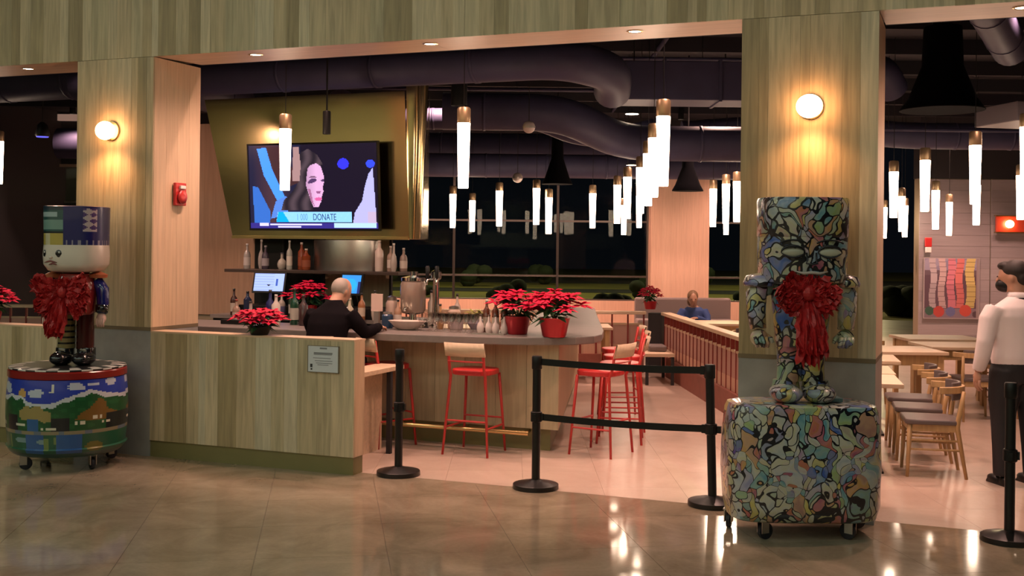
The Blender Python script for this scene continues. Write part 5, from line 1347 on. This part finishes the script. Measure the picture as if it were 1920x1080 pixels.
MB().box(-.2, 1.6, -.4, .4, 0, .22).build('casing', mat('grey_duct', (.10, .08, .09), .5), r, bevel=.01); MB().box(1.2, 1.4, -.1, .1, .22, 1.32).build('hanger', M_black, r)
def conduit(label, pts, r_=.022):
    o = thing('conduit', label, 'pipe', pts[0]); P = [Vector(p) - Vector(pts[0]) for p in pts]
    MB().tube(P, r_, 8).build('pipe', M_duct, o, True)
    m = MB()
    for i in range(len(P) - 1):
        n = max(1, int((P[i + 1] - P[i]).length / 2.0))
        for q in range(n):
            c = P[i] + (P[i + 1] - P[i]) * ((q + .5) / n); m.tube([c + Vector((0, 0, r_ * .9)), c + Vector((0, 0, 4.62 - pts[0][2] - c.z))], .005, 5)
    m.build('hanger', M_black, o)
conduit('thin dark conduit across the ceiling behind the big duct', [W(-5, 13.7, 4.1), W(3.3, 13.7, 4.1)])
conduit('thin dark conduit above the wavy duct', [W(-5.4, 17.2, 4.2), W(5.5, 17.2, 4.2)], .03)
conduit('thin dark conduit running towards the windows', [W(1.9, 13.5, 4.45), W(1.9, 22.0, 4.45)], .03)
conduit('thin dark conduit across the top of the right opening', [W(4.2, 11.6, 4.3), W(7.5, 11.6, 4.3)], .03)
conduit('thin dark conduit low across the right opening', [W(4.1, 16.2, 3.55), W(9.0, 16.2, 3.55)], .025)
def cone(label, loc, R, h, neck, cord_to=4.62):
    r = thing('hanging_cone', label, 'lamp', loc)
    smooth_angle(MB().lathe([(R, 0), (R * 1.0, .012), (R * .80, h * .14), (neck, h * .52), (neck * .92, h * .97), (neck * .5, h)], 28).build('shade', M_matt, r), 35)
    MB().lathe([(R * .86, .03), (R * .6, .06)], 24).build('inner_disc', M_darkwall, r)
    MB().tube([(0, 0, h * .98), (0, 0, cord_to - loc[2])], .012, 6).build('stem', M_black, r)
cone('black cone lamp hanging in front of the pale pier', W(2.53, 16.5, 2.66), .225, .66, .085)
cone('dim black cone lamp hanging behind the lone far pendant', W(.72, 18.5, 2.85), .25, .80, .10)
cone('very large black cone hanging in the right opening', W(4.73, 12.6, 3.378), .45, .95, .22)
def can(label, loc, r_, h, cord_to=4.62, pw=0, tgt=None, cone_=80, gain=1.7):
    r = thing('ceiling_spotlight', label, 'lamp', loc)
    smooth_angle(MB().lathe([(r_ * .94, .02), (r_, 0), (r_, h), (r_ * .9, h + .012)], 20).build('can', M_black, r), 40)
    MB().lathe([(r_ * .8, .014), (r_ * .8, .018)], 16).build('lens', M_disc if pw else M_black, r)
    MB().tube([(0, 0, h), (0, 0, cord_to - loc[2])], .01, 6).build('stem', M_black, r)
    if pw: spot('ceiling_spot_beam', (loc[0], loc[1], loc[2] - .02), pw * gain, WARM, cone_, .7, .05, tgt or (loc[0], loc[1], 0))
can('black cylinder spotlight hanging above the second pendant', (-4.95, 10.95, 3.30), .085, .36)
can('small black cylinder spotlight in front of the brass hood above the television', (-5.95, 9.95, 2.93), .04, .22)
for i, (x, y, pw, lab) in enumerate([(-3.6, 9.02, 120, 'black ceiling can over the aisle in front of the bar, right one'), (-5.4, 9.0, 130, 'black ceiling can over the aisle in front of the bar, left one'), (-1.9, 9.4, 120, 'black ceiling can over the aisle entrance'),
        (-2.0, 11.0, 150, 'black ceiling can over the aisle right of the bar'), (-2.7, 13.0, 150, 'black ceiling can over the back of the aisle'), (.1, 9.6, 150, 'added ceiling can lighting the nearest chairs'), (.6, 11.6, 150, 'added ceiling can lighting the floor by the white-shirted man'),
        (-.3, 13.6, 130, 'added ceiling can lighting the framed tables'), (-6.9, 9.3, 90, 'added ceiling can lighting the left end of the bar'), (-9.0, 9.8, 80, 'added ceiling can lighting the left opening')]):
    can(lab, (x, y, 4.30), .055, .22, pw=pw, cone_=105)  # aisle cans give the bright floor patches; the rest are added fill
can('added ceiling can brightening the boarded wall behind the bar', (-8.5, 9.5, 3.1), .055, .22, pw=42, tgt=(-8.6, 11.7, 1.9), cone_=95)  # lamp added out of sight to brighten this wall
for l, f, pw in ((3.2, 21.8, 120), (-1.5, 23.2, 290), (1.2, 23.2, 210), (-4.5, 23.0, 270), (5.2, 22.8, 190), (7.9, 20.0, 170), (3.0, 16.2, 170), (-1.0, 15.6, 150), (9.2, 19.5, 110), (-8.5, 22.0, 60)):
    p = W(l, f, 4.3); can('black ceiling can in the far part of the dining room', p, .055, .22, pw=pw, cone_=120, gain=3)  # cans added to brighten the sill, pier and far walls
far = [o for o in COL.objects if o.get('label') == 'black ceiling can in the far part of the dining room']
far.sort(key=lambda o: (o.location.x * CC + o.location.y * SS) / (o.location.y * CC - o.location.x * SS))
for o, w in zip(far, ('leftmost', 'second from the left', 'third from the left', 'fourth from the left', 'fifth from the left', 'fifth from the right', 'fourth from the right', 'third from the right', 'second from the right', 'rightmost')):
    o['label'] = 'added ceiling can far back in the dining room, %s' % w; o['group'] = 'added ceiling cans far back'
def disc_lamp(label, loc):
    r = thing('disc_pendant', label, 'lamp', loc)
    MB().lathe([(.10, 0), (.105, .008), (.09, .02), (.02, .03)], 20).build('shade', M_blackm, r, True); MB().lathe([(.09, -.004), (.09, -.001)], 20).build('lens', M_disc, r)
    MB().tube([(0, 0, .03), (0, 0, 4.62 - loc[2])], .004, 6).build('cord', M_black, r)
disc_lamp('flat lit disc lamp left of the front bar pendant, highest of three', W(1.62, 15.6, 3.66))
disc_lamp('flat lit disc lamp left of the bar pendants, middle of three', W(1.94, 19.2, 3.44))
disc_lamp('flat lit disc lamp left of the bar pendants, lowest of three', W(2.06, 19.8, 3.27))
def globe(label, loc, R):
    r = thing('hanging_globe', label, 'lamp', loc)
    MB().ell((0, 0, 0), (R, R, R), 20, 12).build('ball', mat('pale_globe', (.55, .47, .44), .35) if 'pale_globe' not in bpy.data.materials else bpy.data.materials['pale_globe'], r, True)
    MB().lathe([(R * 1.04, -.012), (R * 1.04, .012)], 20, cap=False).build('band', M_steel, r); MB().tube([(0, 0, R * .98), (0, 0, 4.62 - loc[2])], .005, 6).build('cord', M_black, r)
globe('pale globe hanging in the middle of the dark ceiling', W(.18, 13.2, 3.21), .072)
globe('small pale globe hanging farther back, left of the lone far pendant', W(.08, 19.0, 2.98), .085)

# ------------------------------------------------------------------ right wall: picture, strobe, red lamp
def pic(u, v):
    x, y = 270 + u * 290, 575 + v * 325
    c = (.26, .22, .30)
    if y < 660: c = (.30, .27, .36) if math.sin(x * .03 + y * .05) > -.2 else (.24, .21, .30)
    if 640 < y < 670: c = (.13, .09, .11)
    if y > 665: c = (.10, .06, .08)
    for k, (x0, w, cc) in enumerate(((298, 34, (.36, .30, .32)), (345, 36, (.42, .30, .30)), (392, 40, (.48, .16, .20)), (438, 40, (.50, .14, .13)), (492, 48, (.46, .36, .13)))):
        if x0 < x - math.sin(y * .03 + k) * 5 < x0 + w and y < 845:
            c = cc
            if y < 715: c = tuple(min(1, q * 1.25) for q in cc)
            if (y * .11 + k) % 3 < .35: c = tuple(q * .5 for q in cc)
    if y > 848: c = (.20, .15, .18)
    for cx, cy, R, cc in ((297, 862, 24, (.04, .10, .07)), (347, 866, 30, (.42, .06, .05)), (410, 866, 26, (.12, .13, .26)), (490, 860, 32, (.46, .07, .05)), (545, 880, 18, (.08, .05, .06))):
        if (x - cx) ** 2 + (y - cy) ** 2 < R * R: c = cc
    if u > .96: c = (.28, .22, .22)
    return c
r = thing('framed_picture', 'large picture of pink, red and yellow upright shapes on the grey boarded wall', 'picture', W(8.46, 21.955, .56), TH)
grid_picture(1.04, 1.14, 90, 96, pic).build('print', M_print, r).location = (0, -.012, 0)
m = MB(); m.box(-.54, .54, -.01, .02, -.02, 1.16); m.build('backing', M_gwall, r)
r = thing('fire_strobe', 'small red fire strobe on the grey boarded wall above the picture', 'alarm', W(8.0, 21.965, 1.86), TH)
MB().box(-.065, .065, -.05, 0, .06, .24).build('housing', M_redpl, r, bevel=.01); MB().box(-.055, .055, -.055, 0, -.05, .055).build('lens', M_white, r, bevel=.01)
r = thing('wall_lamp', 'wide red wall lamp with a bright bulb on the grey wall at the right edge', 'lamp', W(9.70, 21.87, 2.22), TH)
MB().box(-.45, .75, -.06, .0, 0, .30).build('red_panel', mat('red_lamp_panel', (.50, .06, .03), .4), r, bevel=.01); m = MB(); m.box(-.47, .77, -.10, 0, .30, .32); m.box(-.47, .77, -.10, 0, -.02, 0); m.build('rim', M_brass, r)
MB().ell((-.22, -.12, .15), (.085, .05, .075), 16, 10).build('bulb', M_globe, r, True); MB().tube([(-.22, -.07, .15), (-.22, -.02, .15)], .03, 8).build('socket', M_brass, r)
# blue projector glow source in the left opening, and small reflector lamps
r = thing('stage_lamp', 'small blue lamp hanging in the left opening', 'lamp', W(-6.6, 16.0, 3.30))
smooth_angle(MB().lathe([(.09, 0), (.10, .02), (.07, .16), (.03, .2)], 16).build('shade', M_black, r)); MB().lathe([(.08, -.01), (.085, .0)], 14).build('lens', mat('blue_lens', (.1, .1, .4), .3, emit=(.12, .12, .8), es=1.2), r); MB().tube([(0, 0, .2), (0, 0, 1.32)], .008, 6).build('stem', M_black, r)
